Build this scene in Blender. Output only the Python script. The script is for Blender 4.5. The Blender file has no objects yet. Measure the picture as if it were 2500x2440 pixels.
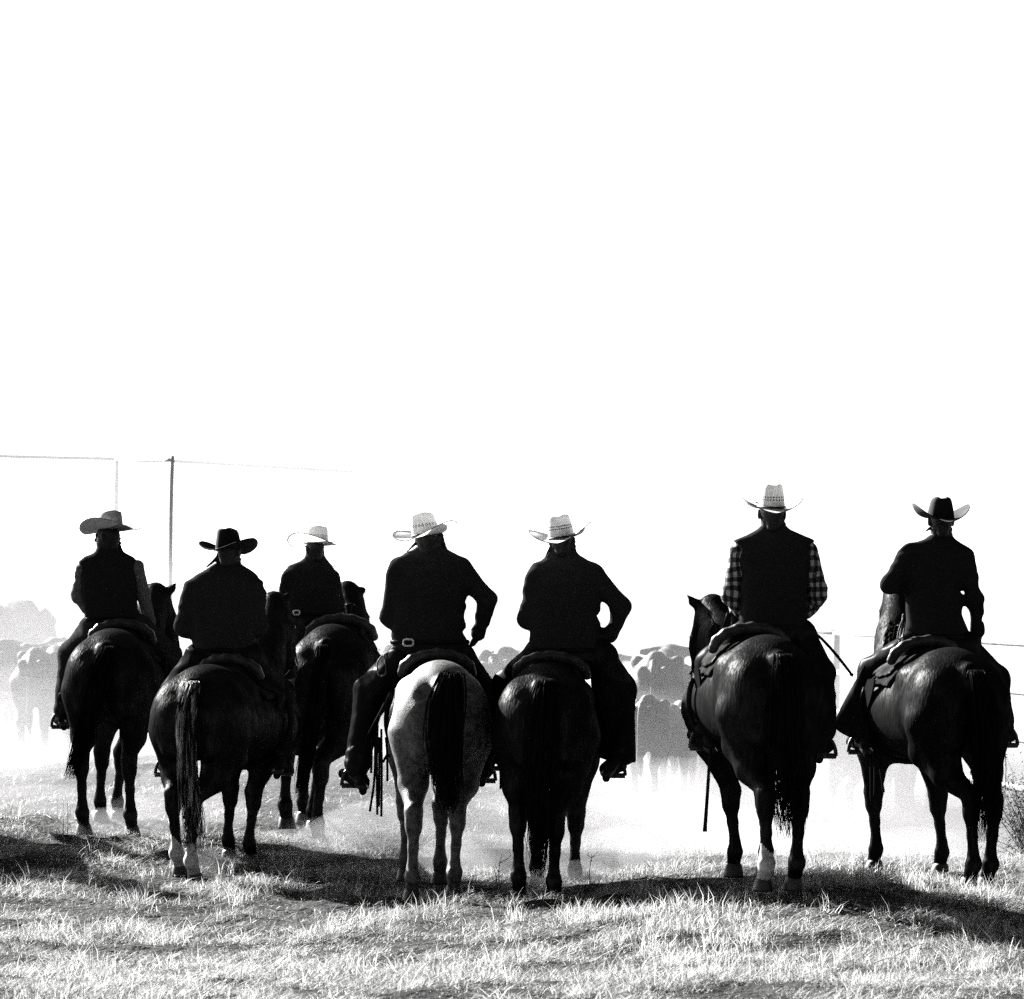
import bpy, math, random
import numpy as np
from mathutils import Vector, Matrix
R = math.radians
rng = np.random.default_rng(7)
random.seed(7)
SC = bpy.context.scene
COL = SC.collection

# ------------------------------------------------------------------ camera, sky, sun, exposure
FPX, CX, HY, CAMZ = 9958.0, 1250.0, 1430.0, 2.0      # focal length, principal column and horizon in photograph pixels
cam_d = bpy.data.cameras.new('camera'); cam = bpy.data.objects.new('camera', cam_d); COL.objects.link(cam)
cam.location = (0, 0, CAMZ); cam.rotation_euler = (R(90), 0, 0)
cam_d.sensor_width = 36.0; cam_d.lens = 36.0 * FPX / 2500.0
cam_d.shift_y = (HY - 1220.0) / 2500.0
cam_d.clip_start = 0.5; cam_d.clip_end = 3000
cam_d.dof.use_dof = True; cam_d.dof.focus_distance = 26.0; cam_d.dof.aperture_fstop = 7.0
SC.camera = cam

SUN_EL, SUN_AZ = 27.0, -40.0                          # degrees; azimuth left of the view direction
wd = bpy.data.worlds.new('World'); SC.world = wd; wd.use_nodes = True
nt = wd.node_tree; nt.nodes.clear()
sky = nt.nodes.new('ShaderNodeTexSky'); sky.sky_type = 'NISHITA'; sky.sun_disc = False
sky.sun_elevation = R(SUN_EL); sky.sun_rotation = R(SUN_AZ)
sky.altitude = 0; sky.air_density = 0.05; sky.dust_density = 0.9; sky.ozone_density = 0.0
bw = nt.nodes.new('ShaderNodeRGBToBW')                # the photograph is black and white
bg = nt.nodes.new('ShaderNodeBackground'); bg.inputs['Strength'].default_value = 0.074
wo = nt.nodes.new('ShaderNodeOutputWorld')
nt.links.new(sky.outputs[0], bw.inputs[0]); nt.links.new(bw.outputs[0], bg.inputs[0]); nt.links.new(bg.outputs[0], wo.inputs[0])
sun_d = bpy.data.lights.new('sun', 'SUN'); sun = bpy.data.objects.new('sun', sun_d); COL.objects.link(sun)
sun_d.energy = 5.0; sun_d.angle = R(0.6); sun_d.color = (1, 0.995, 0.985)
sdir = Vector((math.sin(R(SUN_AZ)) * math.cos(R(SUN_EL)), math.cos(R(SUN_AZ)) * math.cos(R(SUN_EL)), math.sin(R(SUN_EL))))
sun.rotation_euler = sdir.to_track_quat('Z', 'Y').to_euler(); sun.location = (-12, 30, 20)
vs = SC.view_settings
vs.view_transform = 'Standard'; vs.look = 'None'; vs.gamma = 1.0; vs.use_curve_mapping = False; vs.exposure = 2.9
SC.render.engine = 'CYCLES'
SC.cycles.use_denoising = False
SC.cycles.max_bounces = 7; SC.cycles.diffuse_bounces = 3; SC.cycles.glossy_bounces = 2
SC.cycles.transmission_bounces = 3; SC.cycles.volume_bounces = 1; SC.cycles.transparent_max_bounces = 8

def W(px, py, d):                                     # a point of the place: d metres away on the sight line through a pixel
    return np.array(((px - CX) * d / FPX, d, CAMZ - (py - HY) * d / FPX))

# ------------------------------------------------------------------ materials
def mat(name, col, rough=0.6, spec=0.3, sheen=0.0, build=None, transl=0.0):
    m = bpy.data.materials.new(name); m.use_nodes = True
    n = m.node_tree; b = n.nodes['Principled BSDF']
    c = (col, col, col, 1) if isinstance(col, (int, float)) else (*col, 1)
    b.inputs['Base Color'].default_value = c
    b.inputs['Roughness'].default_value = rough
    b.inputs['Specular IOR Level'].default_value = spec
    if sheen:
        b.inputs['Sheen Weight'].default_value = sheen; b.inputs['Sheen Roughness'].default_value = 0.4
    if build: build(n, b)
    if transl:
        t = n.nodes.new('ShaderNodeBsdfTranslucent'); t.inputs[0].default_value = c
        mx = n.nodes.new('ShaderNodeMixShader'); mx.inputs[0].default_value = transl
        o = n.nodes['Material Output']
        n.links.new(b.outputs[0], mx.inputs[1]); n.links.new(t.outputs[0], mx.inputs[2]); n.links.new(mx.outputs[0], o.inputs[0])
    return m

def noise_col(scale, lo, hi, p0=0.35, p1=0.65, detail=4, bump=0.0, bscale=60, coord='Object', stretch=None, bdist=0.01):
    """base colour varied by noise between two greys, fine relief on top"""
    def f(n, b):
        tc = n.nodes.new('ShaderNodeTexCoord'); src = tc.outputs[coord]
        if stretch:
            mp = n.nodes.new('ShaderNodeMapping'); mp.inputs['Scale'].default_value = stretch
            n.links.new(src, mp.inputs[0]); src = mp.outputs[0]
        ns = n.nodes.new('ShaderNodeTexNoise'); ns.inputs['Scale'].default_value = scale; ns.inputs['Detail'].default_value = detail
        n.links.new(src, ns.inputs['Vector'])
        cr = n.nodes.new('ShaderNodeValToRGB'); e = cr.color_ramp.elements
        g = lambda v: (v, v, v, 1) if isinstance(v, (int, float)) else (*v, 1)
        e[0].position, e[0].color = p0, g(lo); e[1].position, e[1].color = p1, g(hi)
        n.links.new(ns.outputs['Fac'], cr.inputs[0]); n.links.new(cr.outputs[0], b.inputs['Base Color'])
        if bump:
            n2 = n.nodes.new('ShaderNodeTexNoise'); n2.inputs['Scale'].default_value = bscale; n2.inputs['Detail'].default_value = 3
            n.links.new(src, n2.inputs['Vector'])
            bp = n.nodes.new('ShaderNodeBump'); bp.inputs['Strength'].default_value = bump; bp.inputs['Distance'].default_value = bdist
            n.links.new(n2.outputs['Fac'], bp.inputs['Height']); n.links.new(bp.outputs[0], b.inputs['Normal'])
    return f

def plaid(n, b):                                      # woven check of the shirt sleeves
    tc = n.nodes.new('ShaderNodeTexCoord')
    nz = n.nodes.new('ShaderNodeTexNoise'); nz.inputs['Scale'].default_value = 7
    n.links.new(tc.outputs['Object'], nz.inputs['Vector'])
    ad = n.nodes.new('ShaderNodeMixRGB'); ad.blend_type = 'LINEAR_LIGHT'; ad.inputs[0].default_value = 0.03
    n.links.new(tc.outputs['Object'], ad.inputs[1]); n.links.new(nz.outputs['Color'], ad.inputs[2])
    outs = []
    for axis in ('X', 'Z'):
        w = n.nodes.new('ShaderNodeTexWave'); w.wave_type = 'BANDS'; w.bands_direction = axis
        w.inputs['Scale'].default_value = 5.2 if axis == 'Z' else 7.5
        n.links.new(ad.outputs[0], w.inputs['Vector'])
        r = n.nodes.new('ShaderNodeValToRGB'); e = r.color_ramp.elements
        e[0].position, e[0].color = 0.42, (0.16, 0.16, 0.16, 1); e[1].position, e[1].color = 0.60, (1, 1, 1, 1)
        n.links.new(w.outputs['Fac'], r.inputs[0]); outs.append(r)
    mu = n.nodes.new('ShaderNodeMixRGB'); mu.blend_type = 'MULTIPLY'; mu.inputs[0].default_value = 1
    n.links.new(outs[0].outputs[0], mu.inputs[1]); n.links.new(outs[1].outputs[0], mu.inputs[2])
    sc = n.nodes.new('ShaderNodeMixRGB'); sc.blend_type = 'MULTIPLY'; sc.inputs[0].default_value = 1; sc.inputs[2].default_value = (0.42, 0.42, 0.42, 1)
    n.links.new(mu.outputs[0], sc.inputs[1]); n.links.new(sc.outputs[0], b.inputs['Base Color'])

M = {}
def coat(name, base, gloss, rough=.40, scale=55):
    """short glossy hair: dark undercoat, sun gloss broken up along the lie of the hair"""
    m = bpy.data.materials.new(name); m.use_nodes = True; n = m.node_tree; n.nodes.clear()
    tc = n.nodes.new('ShaderNodeTexCoord'); mp = n.nodes.new('ShaderNodeMapping'); mp.inputs['Scale'].default_value = (1, .5, .16); n.links.new(tc.outputs['Object'], mp.inputs[0])
    ns = n.nodes.new('ShaderNodeTexNoise'); ns.inputs['Scale'].default_value = scale; ns.inputs['Detail'].default_value = 5; n.links.new(mp.outputs[0], ns.inputs['Vector'])
    n2 = n.nodes.new('ShaderNodeTexNoise'); n2.inputs['Scale'].default_value = 6; n2.inputs['Detail'].default_value = 3; n.links.new(tc.outputs['Object'], n2.inputs['Vector'])
    mu = n.nodes.new('ShaderNodeMath'); mu.operation = 'MULTIPLY'; n.links.new(ns.outputs['Fac'], mu.inputs[0]); n.links.new(n2.outputs['Fac'], mu.inputs[1])
    cr = n.nodes.new('ShaderNodeValToRGB'); e = cr.color_ramp.elements; e[0].position, e[0].color = .16, (gloss * .15,) * 3 + (1,); e[1].position, e[1].color = .36, (gloss,) * 3 + (1,)
    n.links.new(mu.outputs[0], cr.inputs[0])
    d = n.nodes.new('ShaderNodeBsdfDiffuse'); d.inputs[0].default_value = (base, base, base, 1)
    g = n.nodes.new('ShaderNodeBsdfGlossy'); g.inputs['Roughness'].default_value = rough; n.links.new(cr.outputs[0], g.inputs[0])
    bp = n.nodes.new('ShaderNodeBump'); bp.inputs['Strength'].default_value = .7; bp.inputs['Distance'].default_value = .006; n.links.new(ns.outputs['Fac'], bp.inputs['Height'])
    n.links.new(bp.outputs[0], g.inputs['Normal']); n.links.new(bp.outputs[0], d.inputs['Normal'])
    a = n.nodes.new('ShaderNodeAddShader'); o = n.nodes.new('ShaderNodeOutputMaterial')
    n.links.new(d.outputs[0], a.inputs[0]); n.links.new(g.outputs[0], a.inputs[1]); n.links.new(a.outputs[0], o.inputs[0])
    return m
M['coat'] = coat('dark_coat', .005, .016, .42, 75)
M['coat_brown'] = coat('brown_coat', .005, .012, .44, 75)
M['coat_bay'] = coat('bay_coat', .007, .015, .42, 75)
M['grey_coat'] = mat('dapple_grey_coat', 0.3, 0.55, 0.25, build=noise_col(24, 0.02, 0.085, 0.36, 0.62, detail=3, bump=0.25, bscale=110))
M['sock'] = mat('white_sock', 0.35, 0.7, 0.1, build=noise_col(30, 0.25, 0.42))
M['hoof'] = mat('hoof_horn', 0.02, 0.5, 0.3, build=noise_col(25, 0.012, 0.03, stretch=(1, 1, 0.2)))
M['hair'] = coat('black_horse_hair', .005, .004, .34, 20)
M['mane'] = coat('mane_hair', .008, .03, .34, 20)
M['hair_mid'] = mat('faded_horse_hair', .08, .5, .1, build=noise_col(42, .004, .30, .48, .62, detail=2, stretch=(1, 1, .03)))
M['cloth_black'] = mat('black_cloth', 0.02, 0.9, 0.0, sheen=0.0, build=noise_col(70, 0.016, 0.023, bump=0.2, bscale=200))
M['cloth_dark'] = mat('dark_wool', 0.024, 0.9, 0.0, build=noise_col(70, 0.020, 0.028, bump=0.3, bscale=160))
M['cloth_mid'] = mat('brown_sleeve', 0.13, 0.85, 0.0, build=noise_col(40, 0.09, 0.16, bump=0.2, bscale=200))
M['plaid'] = mat('plaid_cloth', 0.3, 0.85, 0.1, build=plaid)
M['denim'] = mat('dark_denim', 0.03, 0.9, 0.0, build=noise_col(40, 0.02, 0.04, bump=0.2, bscale=200))
M['leather'] = coat('dark_leather', .008, .008, .36, 24)
M['leather_brown'] = mat('brown_leather', 0.03, 0.38, 0.25, build=noise_col(14, 0.018, 0.04, bump=0.25, bscale=70))  # lighter brown leather of the cantles and stirrups
M['blanket'] = mat('saddle_blanket', 0.02, 0.95, 0.0, build=noise_col(18, 0.012, 0.03, bump=0.4, bscale=90))
M['metal'] = mat('steel', 0.55, 0.3, 0.5, build=noise_col(30, 0.4, 0.6)); M['metal'].node_tree.nodes['Principled BSDF'].inputs['Metallic'].default_value = 0.9
M['skin'] = mat('skin', 0.04, 0.55, 0.1, build=noise_col(20, 0.02, 0.032))
M['person_hair'] = mat('short_hair', 0.012, 0.6, 0.3, build=noise_col(60, 0.006, 0.02))
M['felt_black'] = mat('black_felt', 0.012, 0.8, 0.05, build=noise_col(40, 0.009, 0.015))
M['felt_tan'] = mat('stained_felt', 0.36, 0.85, 0.0, transl=0.22, build=noise_col(24, 0.22, 0.42, 0.3, 0.7, bump=0.2, bscale=90))
M['band'] = mat('hat_band', 0.006, 0.5, 0.2)
M['rope'] = mat('rope', 0.12, 0.9, 0.1, build=noise_col(80, 0.05, 0.2))
M['brim_outline'] = mat('hat_brim_outline', 0.1, 0.8, 0.0, build=noise_col(40, 0.08, 0.13))  # added dark outline on straw brims, coloured in place of their shading
M['eye'] = mat('eye', 0.01, 0.08, 0.6)
M['pipe'] = mat('weathered_pipe', 0.2, 0.7, 0.25, build=noise_col(12, 0.14, 0.26))
M['cow'] = mat('cow_hide', 0.045, 0.7, 0.2, build=noise_col(3, 0.03, 0.06, bump=0.3, bscale=60))
M['cow_pale'] = mat('pale_cow_hide', 0.12, 0.7, 0.2, build=noise_col(3, 0.06, 0.2, 0.45, 0.6, bump=0.3, bscale=60))
M['twig'] = mat('dry_twig', 0.07, 0.8, 0.1, build=noise_col(30, 0.04, 0.11))
M['stem'] = mat('dry_stem', 0.4, 0.8, 0.1, build=noise_col(30, 0.25, 0.5))

def straw(pattern):
    def f(n, b):
        uv = n.nodes.new('ShaderNodeUVMap'); sep = n.nodes.new('ShaderNodeSeparateXYZ')
        n.links.new(uv.outputs[0], sep.inputs[0])
        w = n.nodes.new('ShaderNodeTexNoise'); w.inputs['Scale'].default_value = 30; w.inputs['Detail'].default_value = 4
        tc = n.nodes.new('ShaderNodeTexCoord'); n.links.new(tc.outputs['Object'], w.inputs['Vector'])
        base = n.nodes.new('ShaderNodeValToRGB'); e = base.color_ramp.elements
        e[0].position, e[0].color = 0.3, (0.56, 0.56, 0.56, 1); e[1].position, e[1].color = 0.7, (0.68, 0.68, 0.68, 1)
        n.links.new(w.outputs['Fac'], base.inputs[0])
        def math_(op, a, c):
            m = n.nodes.new('ShaderNodeMath'); m.operation = op
            for i, v in enumerate((a, c)):
                if isinstance(v, (int, float)): m.inputs[i].default_value = v
                elif v is not None: n.links.new(v, m.inputs[i])
            return m.outputs[0]
        u, v = sep.outputs[0], sep.outputs[1]
        nrow = {'diamond': 22.0, 'lattice': 26.0, 'bars': 40.0, 'slits': 34.0}[pattern]
        lo, hi = {'diamond': (0.40, 0.58), 'lattice': (0.34, 0.56), 'bars': (0.40, 0.62), 'slits': (0.25, 0.52)}[pattern]
        fu = math_('ABSOLUTE', math_('SUBTRACT', math_('FRACT', math_('MULTIPLY', u, nrow), None), 0.5), None)
        vv = math_('DIVIDE', math_('SUBTRACT', v, lo), hi - lo)
        if pattern == 'diamond':
            fv = math_('ABSOLUTE', math_('SUBTRACT', vv, 0.5), None)
            s_ = math_('ADD', fu, fv)
            hole = math_('MULTIPLY', math_('LESS_THAN', s_, 0.44), math_('GREATER_THAN', s_, 0.24))
        elif pattern == 'lattice':
            fv = math_('ABSOLUTE', math_('SUBTRACT', math_('FRACT', math_('MULTIPLY', vv, 2.0), None), 0.5), None)
            hole = math_('LESS_THAN', math_('ADD', fu, fv), 0.36)
        elif pattern == 'bars':
            fv = math_('ABSOLUTE', math_('SUBTRACT', math_('FRACT', math_('MULTIPLY', vv, 2.0), None), 0.5), None)
            hole = math_('MULTIPLY', math_('LESS_THAN', fu, 0.36), math_('LESS_THAN', fv, 0.24))
        else:
            fv = math_('FRACT', math_('ADD', math_('MULTIPLY', vv, 3.0), math_('MULTIPLY', u, nrow)), None)
            hole = math_('MULTIPLY', math_('LESS_THAN', fv, 0.4), math_('LESS_THAN', fu, 0.4))
        inb = math_('MULTIPLY', math_('GREATER_THAN', v, lo), math_('LESS_THAN', v, hi))
        mask = math_('MULTIPLY', hole, inb)
        mx = n.nodes.new('ShaderNodeMixRGB'); n.links.new(mask, mx.inputs[0]); n.links.new(base.outputs[0], mx.inputs[1])
        mx.inputs[2].default_value = (0.05, 0.05, 0.05, 1)
        n.links.new(mx.outputs[0], b.inputs['Base Color'])
        t = n.nodes.new('ShaderNodeBsdfTranslucent'); n.links.new(mx.outputs[0], t.inputs[0])
        ms = n.nodes.new('ShaderNodeMixShader'); ms.inputs[0].default_value = 0.44
        o = n.nodes['Material Output']
        n.links.new(b.outputs[0], ms.inputs[1]); n.links.new(t.outputs[0], ms.inputs[2]); n.links.new(ms.outputs[0], o.inputs[0])
    return f
for k_ in ('diamond', 'lattice', 'bars', 'slits'):
    M['straw_' + k_] = mat('straw_' + k_, 0.6, 0.8, 0.1, build=straw(k_))

# ------------------------------------------------------------------ object helpers
def tag(o, label=None, cat=None, group=None, kind=None):
    if label: o['label'] = label
    if cat: o['category'] = cat
    if group: o['group'] = group
    if kind: o['kind'] = kind
    return o
def empty(name, loc, label=None, cat=None, group=None):
    o = bpy.data.objects.new(name, None); COL.objects.link(o); o.location = tuple(loc); o.empty_display_size = 0.1
    return tag(o, label, cat, group)
def mesh_obj(name, v, f, material, parent=None, smooth=True, uv=None):
    """one mesh object from arrays; f is an (n, 3 or 4) index array or a list of index arrays"""
    fs = f if isinstance(f, list) else [f]
    fs = [np.asarray(x, dtype=np.int32) for x in fs if len(x)]
    me = bpy.data.meshes.new(name)
    v = np.asarray(v, dtype=np.float32)
    me.vertices.add(len(v)); me.vertices.foreach_set('co', v.ravel())
    tot = np.concatenate([np.full(len(x), x.shape[1], np.int32) for x in fs])
    idx = np.concatenate([x.ravel() for x in fs])
    me.loops.add(len(idx)); me.loops.foreach_set('vertex_index', idx)
    me.polygons.add(len(tot))
    me.polygons.foreach_set('loop_start', np.concatenate(([0], np.cumsum(tot)[:-1])).astype(np.int32))
    me.polygons.foreach_set('use_smooth', np.full(len(tot), smooth))
    if uv is not None:
        ul = me.uv_layers.new(name='UVMap'); ul.data.foreach_set('uv', np.asarray(uv, np.float32)[idx].ravel())
    me.update(calc_edges=True)
    me.materials.append(material)
    o = bpy.data.objects.new(name, me); COL.objects.link(o)
    if parent is not None: o.parent = parent
    return o

# ------------------------------------------------------------------ blended solids (distance fields turned into one continuous mesh)
class Solid:
    def __init__(self): self.p = []
    def cap(self, a, b, ra, rb=None, k=0.03, sq=None):
        """tapered limb from a to b; sq = (axis, factor) flattens it"""
        a = np.asarray(a, float); b = np.asarray(b, float); rb = ra if rb is None else rb
        ab = b - a; L2 = max(float(ab @ ab), 1e-9)
        u = f = None
        if sq is not None: u = np.asarray(sq[0], float); u = u / np.linalg.norm(u); f = 1.0 / sq[1]
        def fn(X, Y, Z):
            px, py, pz = X - a[0], Y - a[1], Z - a[2]
            t = np.clip((px * ab[0] + py * ab[1] + pz * ab[2]) / L2, 0, 1)
            dx, dy, dz = px - t * ab[0], py - t * ab[1], pz - t * ab[2]
            if u is not None:
                q = (dx * u[0] + dy * u[1] + dz * u[2]) * (f - 1)
                dx, dy, dz = dx + q * u[0], dy + q * u[1], dz + q * u[2]
            return np.sqrt(dx * dx + dy * dy + dz * dz) - (ra + (rb - ra) * t)
        m = max(ra, rb) * max(1.0, sq[1] if sq is not None else 1.0)
        self.p.append((fn, np.minimum(a, b) - m, np.maximum(a, b) + m, k)); return self
    def chain(self, pts, k=0.03, sq=None):
        for (a, ra), (b, rb) in zip(pts[:-1], pts[1:]): self.cap(a, b, ra, rb, k, sq)
        return self
    def ell(self, c, r, k=0.03, M3=None):
        """ellipsoid; M3 columns are its axes"""
        c = np.asarray(c, float); r = np.asarray(r, float)
        Rm = np.eye(3) if M3 is None else np.asarray(M3, float)
        def fn(X, Y, Z):
            px, py, pz = X - c[0], Y - c[1], Z - c[2]
            q = [(px * Rm[0, i] + py * Rm[1, i] + pz * Rm[2, i]) for i in range(3)]
            k0 = np.sqrt(sum((q[i] / r[i]) ** 2 for i in range(3))); k1 = np.sqrt(sum((q[i] / r[i] ** 2) ** 2 for i in range(3)))
            return k0 * (k0 - 1.0) / np.maximum(k1, 1e-6)
        m = r.max(); self.p.append((fn, c - m, c + m, k)); return self
    def prof(self, rows, n=2.4, k=0.03, cap=0.02):
        """upright body of oval sections; rows = (z, x_left, x_right, y_centre, half_depth), any order"""
        rows = sorted(rows); A = np.array(rows, float)
        zs = A[:, 0]
        def fn(X, Y, Z):
            z1 = np.clip(Z, zs[0], zs[-1])
            cx = np.interp(z1, zs, (A[:, 1] + A[:, 2]) / 2); w = np.interp(z1, zs, (A[:, 2] - A[:, 1]) / 2)
            cy = np.interp(z1, zs, A[:, 3]); t = np.interp(z1, zs, A[:, 4])
            q = (np.abs((X - cx) / w) ** n + np.abs((Y - cy) / t) ** n) ** (1.0 / n)
            d = (q - 1.0) * np.minimum(w, t) * (0.5 + 0.5 * 1.0)
            dz = np.maximum(Z - zs[-1], zs[0] - Z)
            return np.maximum(d, dz - 0 * X)
        lo = (A[:, 1].min(), (A[:, 3] - A[:, 4]).min(), zs[0]); hi = (A[:, 2].max(), (A[:, 3] + A[:, 4]).max(), zs[-1])
        self.p.append((fn, np.array(lo), np.array(hi), k)); return self
    def grid(self, h, lo=None, hi=None, pad=0.06):
        lo = np.min([p[1] for p in self.p], axis=0) - pad if lo is None else np.asarray(lo, float)
        hi = np.max([p[2] for p in self.p], axis=0) + pad if hi is None else np.asarray(hi, float)
        n = np.ceil((hi - lo) / h).astype(int) + 1
        ax = [(lo[i] + h * np.arange(n[i])).astype(np.float32) for i in range(3)]
        D = np.full(n, 0.5, np.float32)
        for fn, a, b, k in self.p:
            m = k + 3 * h + 0.02
            s = [slice(max(0, int((a[i] - m - lo[i]) / h)), max(0, min(n[i], int((b[i] + m - lo[i]) / h) + 2))) for i in range(3)]
            if any(x.stop <= x.start for x in s): continue
            s = tuple(s)
            d = fn(ax[0][s[0], None, None], ax[1][None, s[1], None], ax[2][None, None, s[2]]).astype(np.float32)
            c = D[s]
            q = np.maximum(k - np.abs(c - d), 0) / k
            D[s] = np.minimum(c, d) - q * q * k * 0.25
        return D, lo, ax
    def mesh(self, name, material, parent, org, h=0.014, mod=None, smooth_it=1, **kw):
        D, lo, ax = self.grid(h, **kw)
        if mod is not None: D = mod(D, ax[0][:, None, None], ax[1][None, :, None], ax[2][None, None, :])
        v, f = surface(D, lo, h)
        v = relax(v, f, smooth_it)
        return mesh_obj(name, v - np.asarray(org), f, material, parent)

def surface(D, lo, h):
    s = D < 0
    cnt = np.zeros(np.array(D.shape) - 1, np.int8)
    offs = [(i, j, k) for i in (0, 1) for j in (0, 1) for k in (0, 1)]
    N = D.shape
    for o in offs: cnt += s[o[0]:N[0] - 1 + o[0], o[1]:N[1] - 1 + o[1], o[2]:N[2] - 1 + o[2]]
    act = np.argwhere((cnt > 0) & (cnt < 8))
    vals = np.stack([D[act[:, 0] + o[0], act[:, 1] + o[1], act[:, 2] + o[2]] for o in offs], 1)
    acc = np.zeros((len(act), 3)); num = np.zeros(len(act))
    for a in range(8):
        for b in range(a + 1, 8):
            da = np.array(offs[b]) - np.array(offs[a])
            if np.abs(da).sum() != 1: continue
            m = (vals[:, a] < 0) != (vals[:, b] < 0)
            t = vals[m, a] / (vals[m, a] - vals[m, b])
            acc[m] += np.array(offs[a]) + t[:, None] * da; num[m] += 1
    v = lo + h * (act + acc / num[:, None])
    ix = -np.ones(cnt.shape, np.int32); ix[act[:, 0], act[:, 1], act[:, 2]] = np.arange(len(act))
    F = []
    for a in range(3):
        b, c = (a + 1) % 3, (a + 2) % 3
        sl0 = [slice(None)] * 3; sl1 = [slice(None)] * 3
        sl0[a] = slice(0, -1); sl1[a] = slice(1, None)
        s0, s1 = s[tuple(sl0)], s[tuple(sl1)]
        e = np.argwhere(s0 != s1)
        e = e[(e[:, b] > 0) & (e[:, c] > 0) & (e[:, b] < N[b] - 1) & (e[:, c] < N[c] - 1)]
        flip = s0[e[:, 0], e[:, 1], e[:, 2]]
        q = []
        for db, dc in ((-1, -1), (0, -1), (0, 0), (-1, 0)):
            t = e.copy(); t[:, b] += db; t[:, c] += dc; q.append(ix[t[:, 0], t[:, 1], t[:, 2]])
        q = np.stack(q, 1); q[~flip] = q[~flip][:, ::-1]; F.append(q)
    F = np.concatenate(F)
    return v, F[(F >= 0).all(1)]
def relax(v, f, it=1, w=0.5):
    e = np.concatenate([f[:, [0, 1]], f[:, [1, 2]], f[:, [2, 3]], f[:, [3, 0]]])
    for _ in range(it):
        acc = np.zeros_like(v); n = np.zeros(len(v))
        for i in range(3): acc[:, i] = np.bincount(e[:, 0], v[e[:, 1], i], len(v)) + np.bincount(e[:, 1], v[e[:, 0], i], len(v))
        n = np.bincount(e[:, 0], minlength=len(v)) + np.bincount(e[:, 1], minlength=len(v))
        v = v + w * (acc / np.maximum(n, 1)[:, None] - v)
    return v

def folds(amp, freq=38.0, seed=0):
    """creases of cloth: broad sags and finer gathers"""
    r = np.random.default_rng(seed); ph = r.uniform(0, 6.28, 10)
    def f(D, X, Y, Z):
        w = np.sin(freq * (0.55 * X + 0.35 * Y + 0.75 * Z) + ph[0] + 1.8 * np.sin(9 * Z + 7 * Y + ph[1])) \
          + 0.8 * np.sin(freq * 0.7 * (0.6 * X - 0.7 * Y - 0.5 * Z) + ph[2] + 2.0 * np.sin(8 * X + 6 * Z + ph[3]))
        w = w + 0.5 * np.sin(freq * 1.9 * (0.2 * X + .3 * Y + 0.9 * Z) + ph[5] + 2.2 * np.sin(14 * X - 9 * Z + ph[6]))
        w = 1.0 - np.abs(w)                                   # sharp ridges between hollows
        m = 0.55 + 0.45 * np.sin(7 * X + 9 * Z + 5 * Y + ph[4])
        return D - (amp * w * m).astype(np.float32) * .8
    return f

# ------------------------------------------------------------------ tubes and strands
def tube_arrays(pts, rad, n=6):
    P = np.asarray(pts, float); m = len(P)
    r = np.full(m, rad) if np.isscalar(rad) else np.asarray(rad, float)
    T = np.gradient(P, axis=0); T /= np.maximum(np.linalg.norm(T, axis=1), 1e-9)[:, None]
    ref = np.array((0.31, 0.87, 0.22)); A = np.cross(T, ref); A /= np.maximum(np.linalg.norm(A, axis=1), 1e-9)[:, None]
    B = np.cross(T, A)
    th = np.arange(n) * 2 * math.pi / n
    v = (P[:, None, :] + r[:, None, None] * (np.cos(th)[None, :, None] * A[:, None, :] + np.sin(th)[None, :, None] * B[:, None, :])).reshape(-1, 3)
    i = np.arange(m - 1)[:, None] * n; j = np.arange(n)[None, :]; j2 = (j + 1) % n
    f = np.stack([i + j, i + j2, i + n + j2, i + n + j], -1).reshape(-1, 4)
    c0, c1 = len(v), len(v) + 1
    v = np.concatenate([v, P[:1], P[-1:]])
    tri = np.concatenate([np.stack([np.full(n, c0), (np.arange(n) + 1) % n, np.arange(n)], 1),
                          np.stack([np.full(n, c1), (m - 1) * n + np.arange(n), (m - 1) * n + (np.arange(n) + 1) % n], 1)])
    return v, f, tri
def merge(list_):
    V, Q, T, o = [], [], [], 0
    for v, f, t in list_:
        V.append(v); Q.append(f + o); T.append(t + o); o += len(v)
    return np.concatenate(V), [np.concatenate(Q), np.concatenate(T)]
def smooth_path(pts, n=16):
    P = np.asarray(pts, float); m = len(P)
    if m < 3: t = np.linspace(0, 1, n)[:, None]; return P[0] * (1 - t) + P[-1] * t
    Q = np.concatenate([[2 * P[0] - P[1]], P, [2 * P[-1] - P[-2]]]); out = []
    for u in np.linspace(0, m - 1 - 1e-6, n):
        i = int(u); t = u - i; a, b, c, d = Q[i:i + 4]
        out.append(0.5 * ((2 * b) + (c - a) * t + (2 * a - 5 * b + 4 * c - d) * t * t + (3 * b - a - 3 * c + d) * t ** 3))
    return np.array(out)
def tube(name, pts, rad, material, parent=None, org=(0, 0, 0), n=6, seg=16):
    p = smooth_path(pts, seg)
    if not np.isscalar(rad): rad = np.interp(np.linspace(0, 1, seg), np.linspace(0, 1, len(rad)), rad)
    v, f, t = tube_arrays(p, rad, n)
    return mesh_obj(name, v - np.asarray(org), [f, t], material, parent)
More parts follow.
